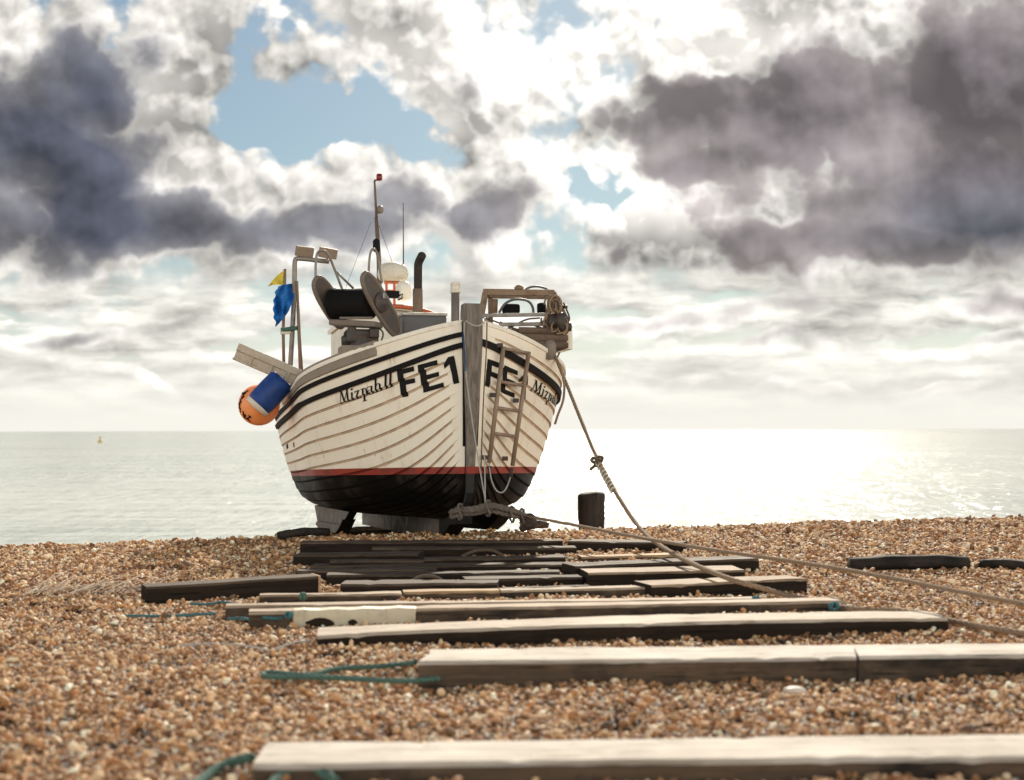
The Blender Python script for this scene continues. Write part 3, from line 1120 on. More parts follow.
def hull(u, w, out=0.0, lap=True):
    """half hull: u 0 bow..1 transom, w 0 keel..1 sheer -> (y half breadth, s, z)"""
    s = L_ * u ** 1.35
    zs = sheer(s)
    ym, zm = np.interp(w, gl, mid[:, 0]), np.interp(w, gl, mid[:, 1])
    zm = ZK + (zm - ZK) * (zs - ZK) / (2.02 - ZK)
    zst = ZK + (zs - ZK) * w
    bl = 1 - math.exp(-s / .65)
    z = zst + (zm - zst) * bl
    Le = 4.0 + (2.45 - 4.0) * w ** .8
    x = min(1., s / Le)
    yst = 1.72 * (.10 + .90 * w ** .75)
    ymx = yst + (ym - yst) * sstep(s / 3.0)
    fr = (1 - (1 - x) ** 2.1) ** .80
    y0_ = .042 + .052 * w
    y = y0_ + (max(ymx, y0_ + .001) - y0_) * fr
    if s > 3.6:
        k = (s - 3.6) / (L_ - 3.6)
        y *= 1 - (.10 + .12 * (1 - w)) * k * k
        z += .10 * (1 - w) * k * k
    if lap:
        t = (w * NK) % 1.0
        if w >= 1: t = 1.0
        y += .017 * (1 - t) * sstep((u - .012) / .05) * sstep(w * NK / 1.5)
    sb = s + stem0(z) * (1 - u) ** 3
    return y + out, sb, z


def hp(u, w, side, out=0.0):
    """surface point with true outward offset, boat coords (side -1 = viewer's left)"""
    y, s, z = hull(u, w)
    if out:
        e = 2e-3
        a = Vector(hull(max(0, u - e), w, lap=False)); b_ = Vector(hull(min(1, u + e), w, lap=False))
        c = Vector(hull(u, max(0, w - e), lap=False)); d_ = Vector(hull(u, min(1, w + e), lap=False))
        n = (b_ - a).cross(d_ - c)
        if n.length < 1e-12: n = Vector((1, 0, 0))
        n.normalize()
        if n.x < 0: n = -n
        y, s, z = y + n.x * out, s + n.y * out, z + n.z * out
    return Vector((side * y, s, z))


# hull paint: bottom black, boot top red, topsides white, by height in the boat
m_hull, g, b = new_mat('hull_paint')
p = g.tc('Object')
_, _, pz = g.sep(p)
zz = g.add(pz, g.mul(g.sub(g.noise(p, 5., 3), .5), .006))
n = g.noise(p, 2.5, 8, .62)
stk = g.noise(g.v('MULTIPLY', p, (7., 7., .8)), 1.0, 5, .6)
dirt = g.mul(g.step(g.add(g.mul(n, .5), g.mul(stk, .5)), .50, .70), .38)
white = g.mix(dirt, (.86, .79, .66), (.46, .34, .22))
rust = g.mul(g.step(g.noise(g.v('MULTIPLY', p, (9., 9., 1.0)), 1.3, 4, .6), .64, .74), .5)
white = g.mix(rust, white, (.36, .17, .07))
chip = g.mul(g.step(g.noise(p, 16., 4, .6), .63, .68), g.step(g.noise(p, 1.1, 3, .5), .46, .62))
white = g.mix(g.mul(chip, .6), white, (.34, .26, .18))
black = g.mix(g.step(g.noise(p, 3., 7, .65), .48, .68), (.004, .0035, .003), (.026, .019, .015))
red = g.mix(g.step(n, .45, .7), (.30, .030, .016), (.16, .03, .02))
c = g.mix(g.step(zz, .800, .803), black, red)
c = g.mix(g.step(zz, .880, .883), c, white)
pset(g, b, color=c, rough=g.lin(n, .3, .7, .38, .6), normal=g.bump(g.noise(p, 30, 3), .12, .004), spec=g.step(zz, .80, .803, .06, .45))
m_seam, g, b = new_mat('seam_grime')
p = g.tc('Object'); _, _, pz = g.sep(p)
c = g.mix(g.step(g.noise(p, 6., 4), .35, .65), (.56, .42, .29), (.42, .31, .21))
c = g.mix(g.step(pz, .880, .883), (.13, .022, .014), c)
c = g.mix(g.step(pz, .800, .803), (.003, .0025, .002), c)
pset(g, b, color=c, rough=.8, spec=.08)

us = np.concatenate([np.linspace(0, .06, 7)[:-1], np.linspace(.06, 1, 58)])
hb = MB()
for side in (-1, 1):
    for k in range(NK):
        ws = [k / NK + 1e-5, (k + .35) / NK, (k + .7) / NK, (k + 1) / NK - 1e-5]
        vs = [hp(u, w, side) for w in ws for u in us]
        nu = len(us)
        fs = [(r_ * nu + i, r_ * nu + i + 1, (r_ + 1) * nu + i + 1, (r_ + 1) * nu + i) for r_ in range(len(ws) - 1) for i in range(nu - 1)]
        hb.add(vs, [f if side > 0 else f[::-1] for f in fs], 0, True)
        if k < NK - 1:
            vs2 = [hp(u, (k + 1) / NK - 1e-5, side) for u in us] + [hp(u, (k + 1) / NK + 1e-5, side) + Vector((0, 0, .0005)) for u in us]
            # lap face with a short grimy strip on the plank below it
            vs2 += [hp(u, (k + 1) / NK - .17 / NK, side, .0015) for u in us]
            fs2 = [(i, i + 1, nu + i + 1, nu + i) for i in range(nu - 1)] + [(2 * nu + i, 2 * nu + i + 1, i + 1, i) for i in range(nu - 1) if us[i] > .035]
            hb.add(vs2, [f if side > 0 else f[::-1] for f in fs2], 1, False)
# transom
tr = [hp(1, w, -1) for w in np.linspace(0, 1, 31)] + [hp(1, w, 1) for w in np.linspace(1, 0, 31)]
hb.add(tr, [tuple(range(len(tr)))], 0)
bot = [hp(u, 0, -1) for u in us] + [hp(u, 0, 1) for u in us]
hb.add(bot, [(i, i + 1, len(us) + i + 1, len(us) + i) for i in range(len(us) - 1)], 0)
hullo = hb.build('hull', [m_hull, m_seam], boat, fix=False)

WHITE = mat_paint('paint_white', (.85, .79, .67), .42, .3)
BLACK = mat_plain('paint_black', (.011, .0095, .009), .75, .4, spec=.2)
GREYW = mat_wood('stem_wood', (.30, .26, .22), (.17, .135, .11), axis=2)
GREYP = mat_paint('panel_grey', (.26, .22, .175), .6, .7, (.17, .11, .075), 4)
STEEL = mat_metal('galvanised', (.25, .225, .20), .5, .45, .45)
RUSTY = mat_metal('rusty_steel', (.24, .165, .105), .65, .8, .3)
DSTEEL = mat_metal('dark_steel', (.055, .046, .040), .55, .5, .3)
RUBBER = mat_plain('black_rubber', (.009, .008, .008), .85, .4, spec=.15)
ORANGE = mat_paint('paint_orange', (.55, .12, .035), .5, .35)
CREAM = mat_paint('radome_cream', (.70, .64, .52), .4, .25)
GLASS = mat_plain('window_glass', (.02, .022, .025), .08, .1, spec=.6, bump=0)
ALU = mat_metal('aluminium_dull', (.50, .46, .40), .5, .2, .4)
DWOOD = mat_wood('dark_boards', (.17, .12, .085), (.07, .048, .035))
BOARD = mat_wood('gunwale_board', (.62, .55, .44), (.38, .30, .22), axis=0)

# rubbing bands
def band(w0, w1, side, th, mat=BLACK, wd=.05, u1=.93):
    mb = MB()
    vs, fs = [], []
    ul = [u for u in us if u <= u1]
    for i, u in enumerate(ul):
        w = w0 + (w1 - w0) * sstep(u / .6)
        c = hp(u, w, side, .012)
        o_ = hp(u, w, side, .012 + th) - c
        up = (hp(u, min(1., w + .01), side) - hp(u, w - .01, side)).normalized() * wd / 2
        vs += [c - up - o_ * .8, c - up * .9 + o_, c + up * .9 + o_, c + up - o_ * .8]
    for i in range(len(ul) - 1):
        for k in range(4):
            l = (k + 1) % 4
            fs.append((i * 4 + k, (i + 1) * 4 + k, (i + 1) * 4 + l, i * 4 + l))
    fs += [(0, 1, 2, 3), tuple((len(ul) - 1) * 4 + k for k in (3, 2, 1, 0))]
    mb.add(vs, fs, 0, False)
    return mb.build('rubbing_band', mat, boat)


band(.938, .944, -1, .018, wd=.058)
band(.885, .890, -1, .020, wd=.066)
band(.900, .905, 1, .020, wd=.085)

# capping rail, inner bulwark, deck
cap = MB()
for side in (-1, 1):
    ul = us[us <= .995]
    vs, fs = [], []
    for u in ul:
        c = hp(u, 1., side)
        inn = Vector((-side, 0, 0))
        vs += [c - inn * .02 - Vector((0, 0, .03)), c - inn * .02 + Vector((0, 0, .018)), c + inn * .09 + Vector((0, 0, .018)), c + inn * .09 - Vector((0, 0, .03))]
    for i in range(len(ul) - 1):
        for k in range(4):
            l = (k + 1) % 4
            fs.append((i * 4 + k, (i + 1) * 4 + k, (i + 1) * 4 + l, i * 4 + l))
    fs += [(0, 1, 2, 3), tuple((len(ul) - 1) * 4 + k for k in (3, 2, 1, 0))]
    cap.add(vs, fs)
cap.build('capping_rail', WHITE, boat)
dk = MB()
ul = us[us > .02]
vs = []
for u in ul:
    for side in (-1, 1):
        c = hp(u, 1., side)
        wl = 1.
        while wl > .3 and hp(u, wl, side).z > c.z - .42: wl -= .01
        lo = hp(u, wl, side)
        vs += [Vector((side * max(.01, abs(c.x) - .08), c.y + .03, c.z - .01)), Vector((side * max(.005, abs(lo.x) - .07), c.y + .03, lo.z))]
fs = []
for i in range(len(ul) - 1):
    a_, b_ = i * 4, (i + 1) * 4
    fs += [(a_, b_, b_ + 1, a_ + 1), (a_ + 2, a_ + 3, b_ + 3, b_ + 2), (a_ + 1, b_ + 1, b_ + 3, a_ + 3)]
dk.add(vs, fs)
dk.build('deck', mat_plain('deck_grey', (.20, .19, .18), .8, .4), boat)

# weathered panel along the after part of the bulwark
pn = MB()
ul = np.linspace(.165, .66, 26)
vs, fs = [], []
for u in ul:
    w0 = .958 + .006 * sstep(u / .6)
    zt = .075
    a_ = hp(u, w0, -1, .022); b_ = hp(u, .999, -1, .022) + Vector((0, 0, .055))
    vs += [a_, b_, b_ + Vector((.05, 0, 0)), a_ + Vector((.02, 0, 0))]
for i in range(len(ul) - 1):
    for k in range(4):
        l = (k + 1) % 4
        fs.append((i * 4 + k, (i + 1) * 4 + k, (i + 1) * 4 + l, i * 4 + l))
fs += [(0, 1, 2, 3), tuple((len(ul) - 1) * 4 + k for k in (3, 2, 1, 0))]
pn.add(vs, fs)
pn.build('bulwark_panel', GREYP, boat)

# stem post
sp_ = MB()
vs, fs = [], []
zsl = np.linspace(.05, 2.72, 26)
for i, z in enumerate(zsl):
    y0 = stem0(min(z, 2.5))
    hw = .040 + .070 * sstep((z - .5) / 2.1)
    if z > 2.66: hw *= .93
    vs += [Vector((-hw, y0 - .085, z)), Vector((hw, y0 - .085, z)), Vector((hw, y0 + .10, z)), Vector((-hw, y0 + .10, z))]
for i in range(len(zsl) - 1):
    for k in range(4):
        l = (k + 1) % 4
        fs.append((i * 4 + k, i * 4 + l, (i + 1) * 4 + l, (i + 1) * 4 + k))
fs += [(3, 2, 1, 0), tuple((len(zsl) - 1) * 4 + k for k in range(4))]
sp_.add(vs, fs)
m_stem, g, b = new_mat('stem_paint')
p = g.tc('Object'); _, _, pz = g.sep(p)
gr = g.noise(g.v('MULTIPLY', p, (40., 40., 2.)), 1., 5, .65)
c = g.mix(g.step(gr, .36, .64), (.10, .08, .065), (.205, .175, .148))
c = g.mix(g.step(pz, .800, .803), (.016, .014, .014), g.mix(g.step(pz, .880, .883), (.26, .03, .018), c))
pset(g, b, color=c, rough=.7, normal=g.bump(gr, .5, .006))
sp_.build('stem_post', m_stem, boat)
# dark joint strips either side of the stem
for side, off in ((-1, .045), (1, .045)):
    sj = MB()
    pts = [hp(.0004, w, side) + Vector((side * .012, -.012, 0)) for w in np.linspace(.38, 1., 20)]
    sj.tube(pts, .013, 6)
    sj.build('stem_strip', BLACK, boat)

# keel and bilge runners
kl = MB()
vs, fs = [], []
ks = np.linspace(.5, 7.7, 24)
for s in ks:
    top = .37
    bt = .0 + .22 * sstep((1.5 - s) / .8)
    hw = .10
    vs += [Vector((-hw, s, bt)), Vector((hw, s, bt)), Vector((hw, s, top)), Vector((-hw, s, top))]
for i in range(len(ks) - 1):
    for k in range(4):
        l = (k + 1) % 4
        fs.append((i * 4 + k, (i + 1) * 4 + k, (i + 1) * 4 + l, i * 4 + l))
fs += [(0, 1, 2, 3), tuple((len(ks) - 1) * 4 + k for k in (3, 2, 1, 0))]
kl.add(vs, fs)
KEELBLK = mat_plain('keel_black_shade', (.012, .010, .009), .7, .5, spec=.15)  # black keel fore end paints in shade; runner fronts are black
KEELM = mat_metal('keel_shoe', (.115, .096, .08), .6, .5, .2)
kl.m = [1 if (sum(kl.v[i][1] for i in f) / len(f) < 1.5 or abs(sum(kl.v[i][0] for i in f)) < .05) else 0 for f in kl.f]
kl.build('keel', [KEELM, KEELBLK], boat)
for side in (-1, 1):
    bk = MB()
    poly = [(2.3, .34), (2.62, .25), (3.0, .13), (3.35, .05), (5.0, .03), (5.6, .10), (6.0, .36)]
    bk.prism([Vector((side * .97, s, z)) for s, z in poly], (side * .11, 0, 0))
    bk.prism([Vector((side * .945, s - .01, z - .012)) for s, z in poly[1:-1]] + [Vector((side * .945, 5.4, .14)), Vector((side * .945, 3.0, .16))], (side * .17, 0, 0))
    bk.m = [0 if abs(sum(bk.v[i][0] for i in f) / len(f)) > 1.06 else 1 for f in bk.f]
    bk.build('bilge_runner', [KEELM, KEELBLK], boat)


# ---- lettering, strokes mapped on the planking
def grid_solve(side):
    U_, W_ = np.linspace(.0, .75 if side < 0 else .36, 260), np.linspace(.5, 1., 130)
    arr = []
    for u in U_:
        for w in W_:
            x_, y_ = proj(bW(hp(u, w, side)))
            arr.append((x_, y_, u, w))
    return np.array(arr)


GS = {s_: grid_solve(s_) for s_ in (-1, 1)}


def uw(px, py, side):
    a_ = GS[side]
    i = np.argmin((a_[:, 0] - px) ** 2 + (a_[:, 1] - py) ** 2)
    return a_[i, 2], a_[i, 3]


def lettering(name, strokes, quad, side, mat=BLACK, thick=.007):
    """strokes: list of quads in the unit box; quad: pixel corners TL TR BR BL on the photo turned into hull coords"""
    c = [np.array(uw(x_, y_, side)) for x_, y_ in quad]
    mb = MB()
    for q in strokes:
        q = [np.array(t) for t in q]
        na = max(2, int(6 * max(np.linalg.norm(q[1] - q[0]), np.linalg.norm(q[2] - q[3])) * 2) + 1)
        nb = max(4, int(26 * max(np.linalg.norm(q[3] - q[0]), np.linalg.norm(q[2] - q[1]))) + 2)
        vs = []
        for j in range(nb + 1):
            for i in range(na + 1):
                s_, t_ = i / na, j / nb
                e = (q[0] * (1 - s_) + q[1] * s_) * (1 - t_) + (q[3] * (1 - s_) + q[2] * s_) * t_
                X, Y = e
                h = (c[3] * (1 - X) + c[2] * X) * (1 - Y) + (c[0] * (1 - X) + c[1] * X) * Y
                vs.append(hp(h[0], h[1], side, thick))
        fs = [(j * (na + 1) + i, j * (na + 1) + i + 1, (j + 1) * (na + 1) + i + 1, (j + 1) * (na + 1) + i) for j in range(nb) for i in range(na)]
        mb.add(vs, fs, 0, True)
    return mb.build(name, mat, hullo, fix=False)


def rect(x0, y0, x1, y1): return [(x0, y0), (x1, y0), (x1, y1), (x0, y1)]


def slant(xa, xb, y0, y1, wd): return [(xa, y0), (xa + wd, y0), (xb + wd, y1), (xb, y1)]


FE1 = [rect(.0, 0, .105, 1), rect(.105, .82, .30, 1), rect(.105, .42, .27, .59),
       rect(.365, 0, .475, 1), rect(.475, .83, .71, 1), rect(.475, .42, .69, .585), rect(.475, 0, .73, .17),
       rect(.89, 0, 1.0, 1), [(.79, .62), (.89, .74), (.89, .98), (.79, .80)]]
lettering('registration_letters', FE1, [(397, 370.3), (454.5, 355.5), (460, 383), (402.8, 397.2)], -1)
lettering('registration_letters', FE1, [(487.3, 359), (528.0, 375), (523.5, 400.5), (484.6, 385.5)], 1)


def arc(cx, cy, rx, ry, a0, a1, n, w0, w1):
    out = []
    for i in range(n):
        q = []
        for t in (i / n, (i + 1) / n):
            a = R(a0 + (a1 - a0) * t)
            k = abs(math.cos(a))
            ww = w0 + (w1 - w0) * k
            q.append(((cx + (rx - ww / 2) * math.cos(a), cy + (ry - ww * 1.6) * math.sin(a)), (cx + (rx + ww / 2) * math.cos(a), cy + (ry + ww * .4) * math.sin(a))))
        out.append([q[0][0], q[0][1], q[1][1], q[1][0]])
    return out


TH, TN = .033, .014
NAME = []
# M
NAME += [slant(.0, .035, .0, .86, TN), slant(.03, .085, .86, .02, TH), slant(.085, .165, .02, .86, TN), slant(.155, .150, .0, .86, TH)]
NAME += [rect(-.02, 0, .035, .05), rect(.01, .82, .06, .86), rect(.125, 0, .21, .05), rect(.15, .82, .21, .86)]
# i z
NAME += [slant(.235, .245, .0, .52, TH), rect(.215, 0, .29, .045), rect(.225, .49, .26, .53), rect(.245, .66, .285, .78)]
NAME += [rect(.315, .47, .405, .53), slant(.312, .372, .0, .53, .034), rect(.312, 0, .41, .055), rect(.31, .40, .325, .53), rect(.398, 0, .412, .14)]
# p a
NAME += [slant(.445, .452, -.28, .54, TH), rect(.425, -.30, .505, -.255), rect(.43, .50, .46, .54)] + arc(.49, .26, .045, .27, 110, -110, 9, .014, TH)
NAME += [slant(.605, .61, .02, .50, TH), rect(.60, 0, .655, .05)] + arc(.585, .15, .035, .15, 60, 300, 8, .014, .03) + arc(.585, .40, .04, .12, 10, 160, 6, .016, .03)
# h
NAME += [slant(.675, .685, .0, .86, TH), rect(.655, 0, .73, .045), rect(.66, .82, .695, .86)] + arc(.735, .33, .035, .19, 160, 0, 6, .014, TH) + [slant(.752, .752, .0, .36, TH), rect(.735, 0, .81, .045)]
# I I
for x_ in (.845, .925):
    NAME += [slant(x_, x_ + .01, .0, .98, .036), rect(x_ - .02, 0, x_ + .055, .05), rect(x_ - .01, .93, x_ + .065, .98)]
lettering('name_lettering', NAME, [(338.5, 389.5), (393.5, 369.5), (394.8, 385.8), (341.5, 404.0)], -1)
lettering('name_lettering', NAME, [(534.5, 377), (560, 394.5), (557, 408), (530.5, 390.5)], 1)
# small scupper ports far aft
for px, py in ((282.5, 447), (288, 446), (294, 444.5)):
    u, w = uw(px, py, -1)
    sc_ = MB()
    P0 = [hp(u - .006, w - .012, -1, .008), hp(u + .006, w - .012, -1, .008), hp(u + .006, w + .012, -1, .008), hp(u - .006, w + .012, -1, .008)]
    sc_.prism(P0, (.02, 0, 0))
    sc_.build('scupper', BLACK, hullo)

# ---- wheelhouse
wh = MB()
s0_, s1_, hw_, zb, zt_ = 4.35, 6.3, .66, 1.4, 3.08
WX = -.13
wh.abox((WX - hw_, s0_, zb), (WX + hw_, s1_, zt_ - .06), .05)
who = wh.build('wheelhouse', WHITE, boat)
rf = MB()
vs, fs = [], []
xsn = np.linspace(WX - hw_ - .04, WX + hw_ + .04, 13)
def crown(x): return .17 * (1 - min(1., abs(x - WX) / (hw_ + .04)) ** 2.2)
for s in (s0_ - .14, s1_ + .05):
    for x in xsn:
        vs += [Vector((x, s, zt_ - .10 + crown(x))), Vector((x, s, zt_ - .03 + crown(x)))]
n_ = len(xsn)
for i in range(n_ - 1):
    a_, b_ = 2 * i, 2 * n_ + 2 * i
    fs += [(a_, a_ + 2, a_ + 3, a_ + 1), (b_, b_ + 1, b_ + 3, b_ + 2), (a_ + 1, a_ + 3, b_ + 3, b_ + 1), (a_, b_, b_ + 2, a_ + 2)]
fs += [(0, 1, 2 * n_ + 1, 2 * n_), (2 * n_ - 2, 4 * n_ - 2, 4 * n_ - 1, 2 * n_ - 1)]
rf.add(vs, fs)
rf.build('roof', WHITE, who)
q = MB()
q.tube([Vector((x, s0_ - .15, zt_ - .06 + crown(x))) for x in xsn], .032, 8)
q.tube([Vector((xsn[-1] + .005, s, zt_ - .06)) for s in (s0_ - .15, s1_ + .05)], .03, 8)
q.build('roof_trim', ORANGE, who)
for x in (-.36, .0, .36):
    w_ = MB()
    w_.abox((WX + x - .14, s0_ - .012, 2.2), (WX + x + .14, s0_ + .02, 2.62), .02)
    w_.build('window', GLASS, who)
gab = MB()
gab.prism([Vector((x, s0_ + .01, zt_ - .10 + crown(x) - .005)) for x in xsn[1:-1]] + [Vector((WX + hw_ - .02, s0_ + .01, zt_ - .12)), Vector((WX - hw_ + .02, s0_ + .01, zt_ - .12))], (0, 1.8, 0))
gab.build('roof_infill', WHITE, who)

# radar on an orange bracket
rd = MB()
rc = PX(393, 280, 20.9)
rd.lathe([(.12, -.02), (.20, .0), (.225, .05), (.228, .10), (.215, .17), (.16, .235), (.06, .262), (0, .265)], rc, n=30)
rd.lathe([(.229, .088), (.232, .092), (.232, .10), (.229, .104)], rc, n=30)
rdo = rd.build('radar', CREAM, boat)
br = MB()
for dx in (-.10, .02):
    br.bar(rc + Vector((dx, 0, -.02)), rc + Vector((dx * .9, 0, -.36)), .035, .035)
br.bar(rc + Vector((-.13, 0, -.04)), rc + Vector((.10, 0, -.04)), .06, .03)
br.bar(rc + Vector((-.11, 0, -.16)), rc + Vector((.04, 0, -.16)), .03, .03)
br.build('bracket', ORANGE, rdo)
hn = MB()
hn.lathe([(.03, -.16), (.10, -.14), (.115, 0), (.11, .06), (.07, .12), (0, .13)], PX(403.5, 290, 20.7), n=18)
hn.build('satellite_aerial', WHITE, boat)
fl = MB(); fl.box(PX(390, 294.5, 20.3), (.13, 0, 0), (0, .06, 0), (0, 0, .05), .015)
fl.tube([PX(398, 296, 20.3), PX(403, 294, 20.3), PX(402, 298, 20.3), PX(398, 300, 20.3)], .012, 6)
fl.build('deck_lamp', BLACK, boat)

# mast
ms = MB()
YM = 21.0
ms.tube([PX(379.5, 300, YM), PX(379, 262, YM), PX(376.5, 217, YM)], [.038, .036, .030], 10)
ms.tube([PX(376.5, 217, YM), PX(374.6, 181, YM)], [.020, .016], 8)
ms.tube([PX(374.0, 180.5, YM), PX(380, 179.5, YM)], .014, 6)
mso = ms.build('mast', mat_metal('mast_brown', (.16, .12, .09), .6, .5, .2), boat)
q = MB(); q.lathe([(.04, -.045), (.045, 0), (.04, .05), (.02, .055)], PX(379.3, 177.5, YM), n=12)
q.build('masthead_light', mat_plain('lens_red', (.22, .012, .012), .25, .2), mso)
q = MB(); q.lathe([(.03, -.05), (.05, -.02), (.05, .03), (.03, .06), (0, .06)], PX(380.2, 210, YM), n=12)
q.tube([PX(376.5, 213, YM), PX(380, 213, YM)], .012, 6)
q.build('wind_sensor', STEEL, mso)
q = MB(); q.lathe([(.045, -.10), (.055, -.06), (.055, .06), (.03, .09)], PX(376.5, 245, YM - .05), n=12)
q.build('navigation_light', BLACK, mso)
q = MB(); q.tube([PX(403.4, 264, 20.9), PX(403.2, 203, 20.9)], [.010, .006], 5); q.build('whip_aerial', DSTEEL, boat)
q = MB()
q.tube([PX(371, 222, YM), PX(349, 279, 20.5), PX(345, 290, 20.4)], .0035, 4)
q.tube([PX(378, 222, YM), PX(392, 262, 21.1)], .0035, 4)
q.build('mast_stay', DSTEEL, boat)

# exhaust
ex = MB()
YE = 19.3
ex.tube([PX(417.6, 330, YE), PX(417.8, 289, YE)], .070, 16)
exo = ex.build('exhaust_pipe', mat_metal('exhaust_brown', (.22, .15, .10), .7, .6, .2), boat)
q = MB()
q.tube(smooth_path([PX(418, 289.5, YE), PX(418, 270, YE), PX(418.2, 263, YE), PX(421, 257.5, YE - .05), PX(422, 255.5, YE - .1)], 2), .058, 14)
q.build('exhaust_bend', mat_plain('soot_black', (.035, .024, .020), .8, .4), exo)

# engine casing box
eb = MB()
bc_ = PX(423, 340, 18.5)
eb.box(Vector((bc_.x, bc_.y + .2, bc_.z - .05)), (.29, 0, 0), (0, .34, 0), (0, 0, .36), .03)
ebo = eb.build('engine_casing', mat_paint('casing_grey', (.105, .10, .10), .5, .3), boat)
q = MB(); q.box(Vector((bc_.x, bc_.y + .2, bc_.z + .325)), (.30, 0, 0), (0, .35, 0), (0, 0, .02), .012); q.build('lid', ALU, ebo)

# vent post with cream cap
vp = MB(); vp.tube([PX(455.2, 345, 17.3), PX(455.4, 292, 17.3)], .052, 16)
vpo = vp.build('vent_pipe', mat_metal('vent_grey', (.17, .145, .125), .6, .4, .2), boat)
q = MB(); q.lathe([(.062, 0), (.064, .02), (.058, .025), (.058, .10), (.062, .105), (.06, .125), (.0, .135)], PX(455.4, 293, 17.3), n=18); q.build('cap', CREAM, vpo)

# ---- net hauler: two slanted plates, a drum, guard hoops, a pedestal
YH = 17.9
ha = Vector((math.cos(R(35)), -math.sin(R(35)), 0))      # drum axis, world
hd = Vector((math.sin(R(35)), math.cos(R(35)), 0))
PLATE = mat_metal('hauler_grey', (.085, .07, .06), .6, .55, .15, (.15, .085, .045))


RIM = mat_paint('hauler_rim', (.165, .13, .10), .55, .6, (.12, .07, .045), 8)


def w2b(v): return BI.to_3x3() @ v


def plate(ptop, pbot, wid, th, inward, name, Y):
    a_, b_ = atY(*ptop, Y), atY(*pbot, Y)
    mid_ = (a_ + b_) / 2
    e1 = Vector((0, 0, 1)) * -.72 + hd * .70
    e1.normalize()
    e2 = ha.cross(e1).normalized()
    Lh = abs(a_.z - b_.z) / abs(e1.z) / 2
    ol = []
    for k in range(28):
        an = 2 * math.pi * k / 28
        # superellipse, wider in the middle
        cx, sx_ = math.cos(an), math.sin(an)
        ol.append(mid_ + e1 * Lh * math.copysign(abs(cx) ** .8, cx) + e2 * wid * math.copysign(abs(sx_) ** .75, sx_))
    mb = MB()
    mb.prism([bL(q) for q in ol], w2b(ha * th))
    # rolled rim
    mb.tube([bL(q + ha * th / 2) for q in ol], .028, 8, closed=True, mat=1)
    return mb, mid_, e1, e2, Lh


ho = MB()
ho.lathe([(.16, 0), (.20, .03), (.20, .22), (.15, .25)], bL(atY(361, 354, YH)), n=18, smooth=False)
hauler = ho.build('net_hauler', DSTEEL, boat)
mbL, mL, e1, e2, Lh = plate((318.5, 281), (339.5, 324), .145, .03, 1, 'side_plate', YH + .14)
mbL.build('side_plate', [PLATE, RIM], hauler)
mbR, mR, e1, e2, Lh = plate((372.5, 277), (388.5, 333), .135, .03, -1, 'side_plate', YH - .14)
mbR.lathe([(.13, 0), (.12, .035), (.05, .04), (.045, .09), (0, .09)], bL(mR + ha * .03 - e1 * .04), w2b(ha), n=22)
mbR.build('side_plate', [PLATE, RIM], hauler)
q = MB()
dc0, dc1 = atY(333, 304, YH + .12), atY(371, 303, YH - .10)
q.lathe([(.20, 0), (.205, .02), (.19, .03), (.185, (dc1 - dc0).length / 2), (.19, (dc1 - dc0).length - .03), (.20, (dc1 - dc0).length)], bL(dc0), w2b((dc1 - dc0).normalized()), n=30)
q.build('drum', RUBBER, hauler)
q = MB()
q.bar(bL(atY(333, 323, YH - .02)), bL(atY(379, 325, YH - .22)), .26, .075, bev=.02)
q.bar(bL(atY(340, 318, YH - .12)), bL(atY(372, 318, YH - .30)), .03, .03, bev=.006)
q.build('tray', RIM, hauler)
q = MB()
q.tube(smooth_path([PX(315.6, 279, YH), PX(315.6, 262, YH), PX(317, 252.5, YH), PX(322, 250, YH), PX(327.5, 252.5, YH), PX(333, 265, YH + .1), PX(342.5, 290, YH + .15)], 2), .016, 10)
q.tube([PX(335, 270.5, YH + .1), PX(353.5, 288.5, YH + .2)], .016, 8)
q.build('guard_hoop', STEEL, hauler)
q = MB()
q.tube(smooth_path([PX(368.5, 275, YH - .15), PX(369.5, 256, YH - .15), PX(371.5, 249.5, YH - .15), PX(374.5, 248.5, YH - .15), PX(377.5, 254, YH - .1), PX(382, 283, YH - .05)], 2), .015, 10)
q.build('guard_hoop', STEEL, hauler)
q = MB()
q.box(bL(atY(361, 337, YH)), (.20, 0, 0), (0, .18, 0), (0, 0, .085), .03)
q.box(bL(atY(352, 333, YH - .16)), (.05, 0, 0), (0, .05, 0), (0, 0, .09), .015)
q.box(bL(atY(374, 333, YH - .16)), (.06, 0, 0), (0, .05, 0), (0, 0, .06), .015)
q.lathe([(.07, 0), (.075, .10), (.05, .12)], bL(atY(347, 345, YH - .1)), n=12)
q.tube(smooth_path([PX(347, 330, YH - .1), PX(343, 338, YH - .15), PX(344, 348, YH - .1)], 2), .014, 6)
q.tube(smooth_path([PX(379, 328, YH - .2), PX(384, 333, YH - .25), PX(381, 342, YH - .2)], 2), .012, 6)
q.build('hydraulic_motor', DSTEEL, hauler)
q = MB(); q.box(bL(atY(362, 356, YH)), (.28, 0, 0), (0, .2, 0), (0, 0, .12), .02); q.build('pedestal', mat_paint('pedestal_brown', (.26, .20, .15), .6, .7, (.11, .07, .05), 6), hauler)

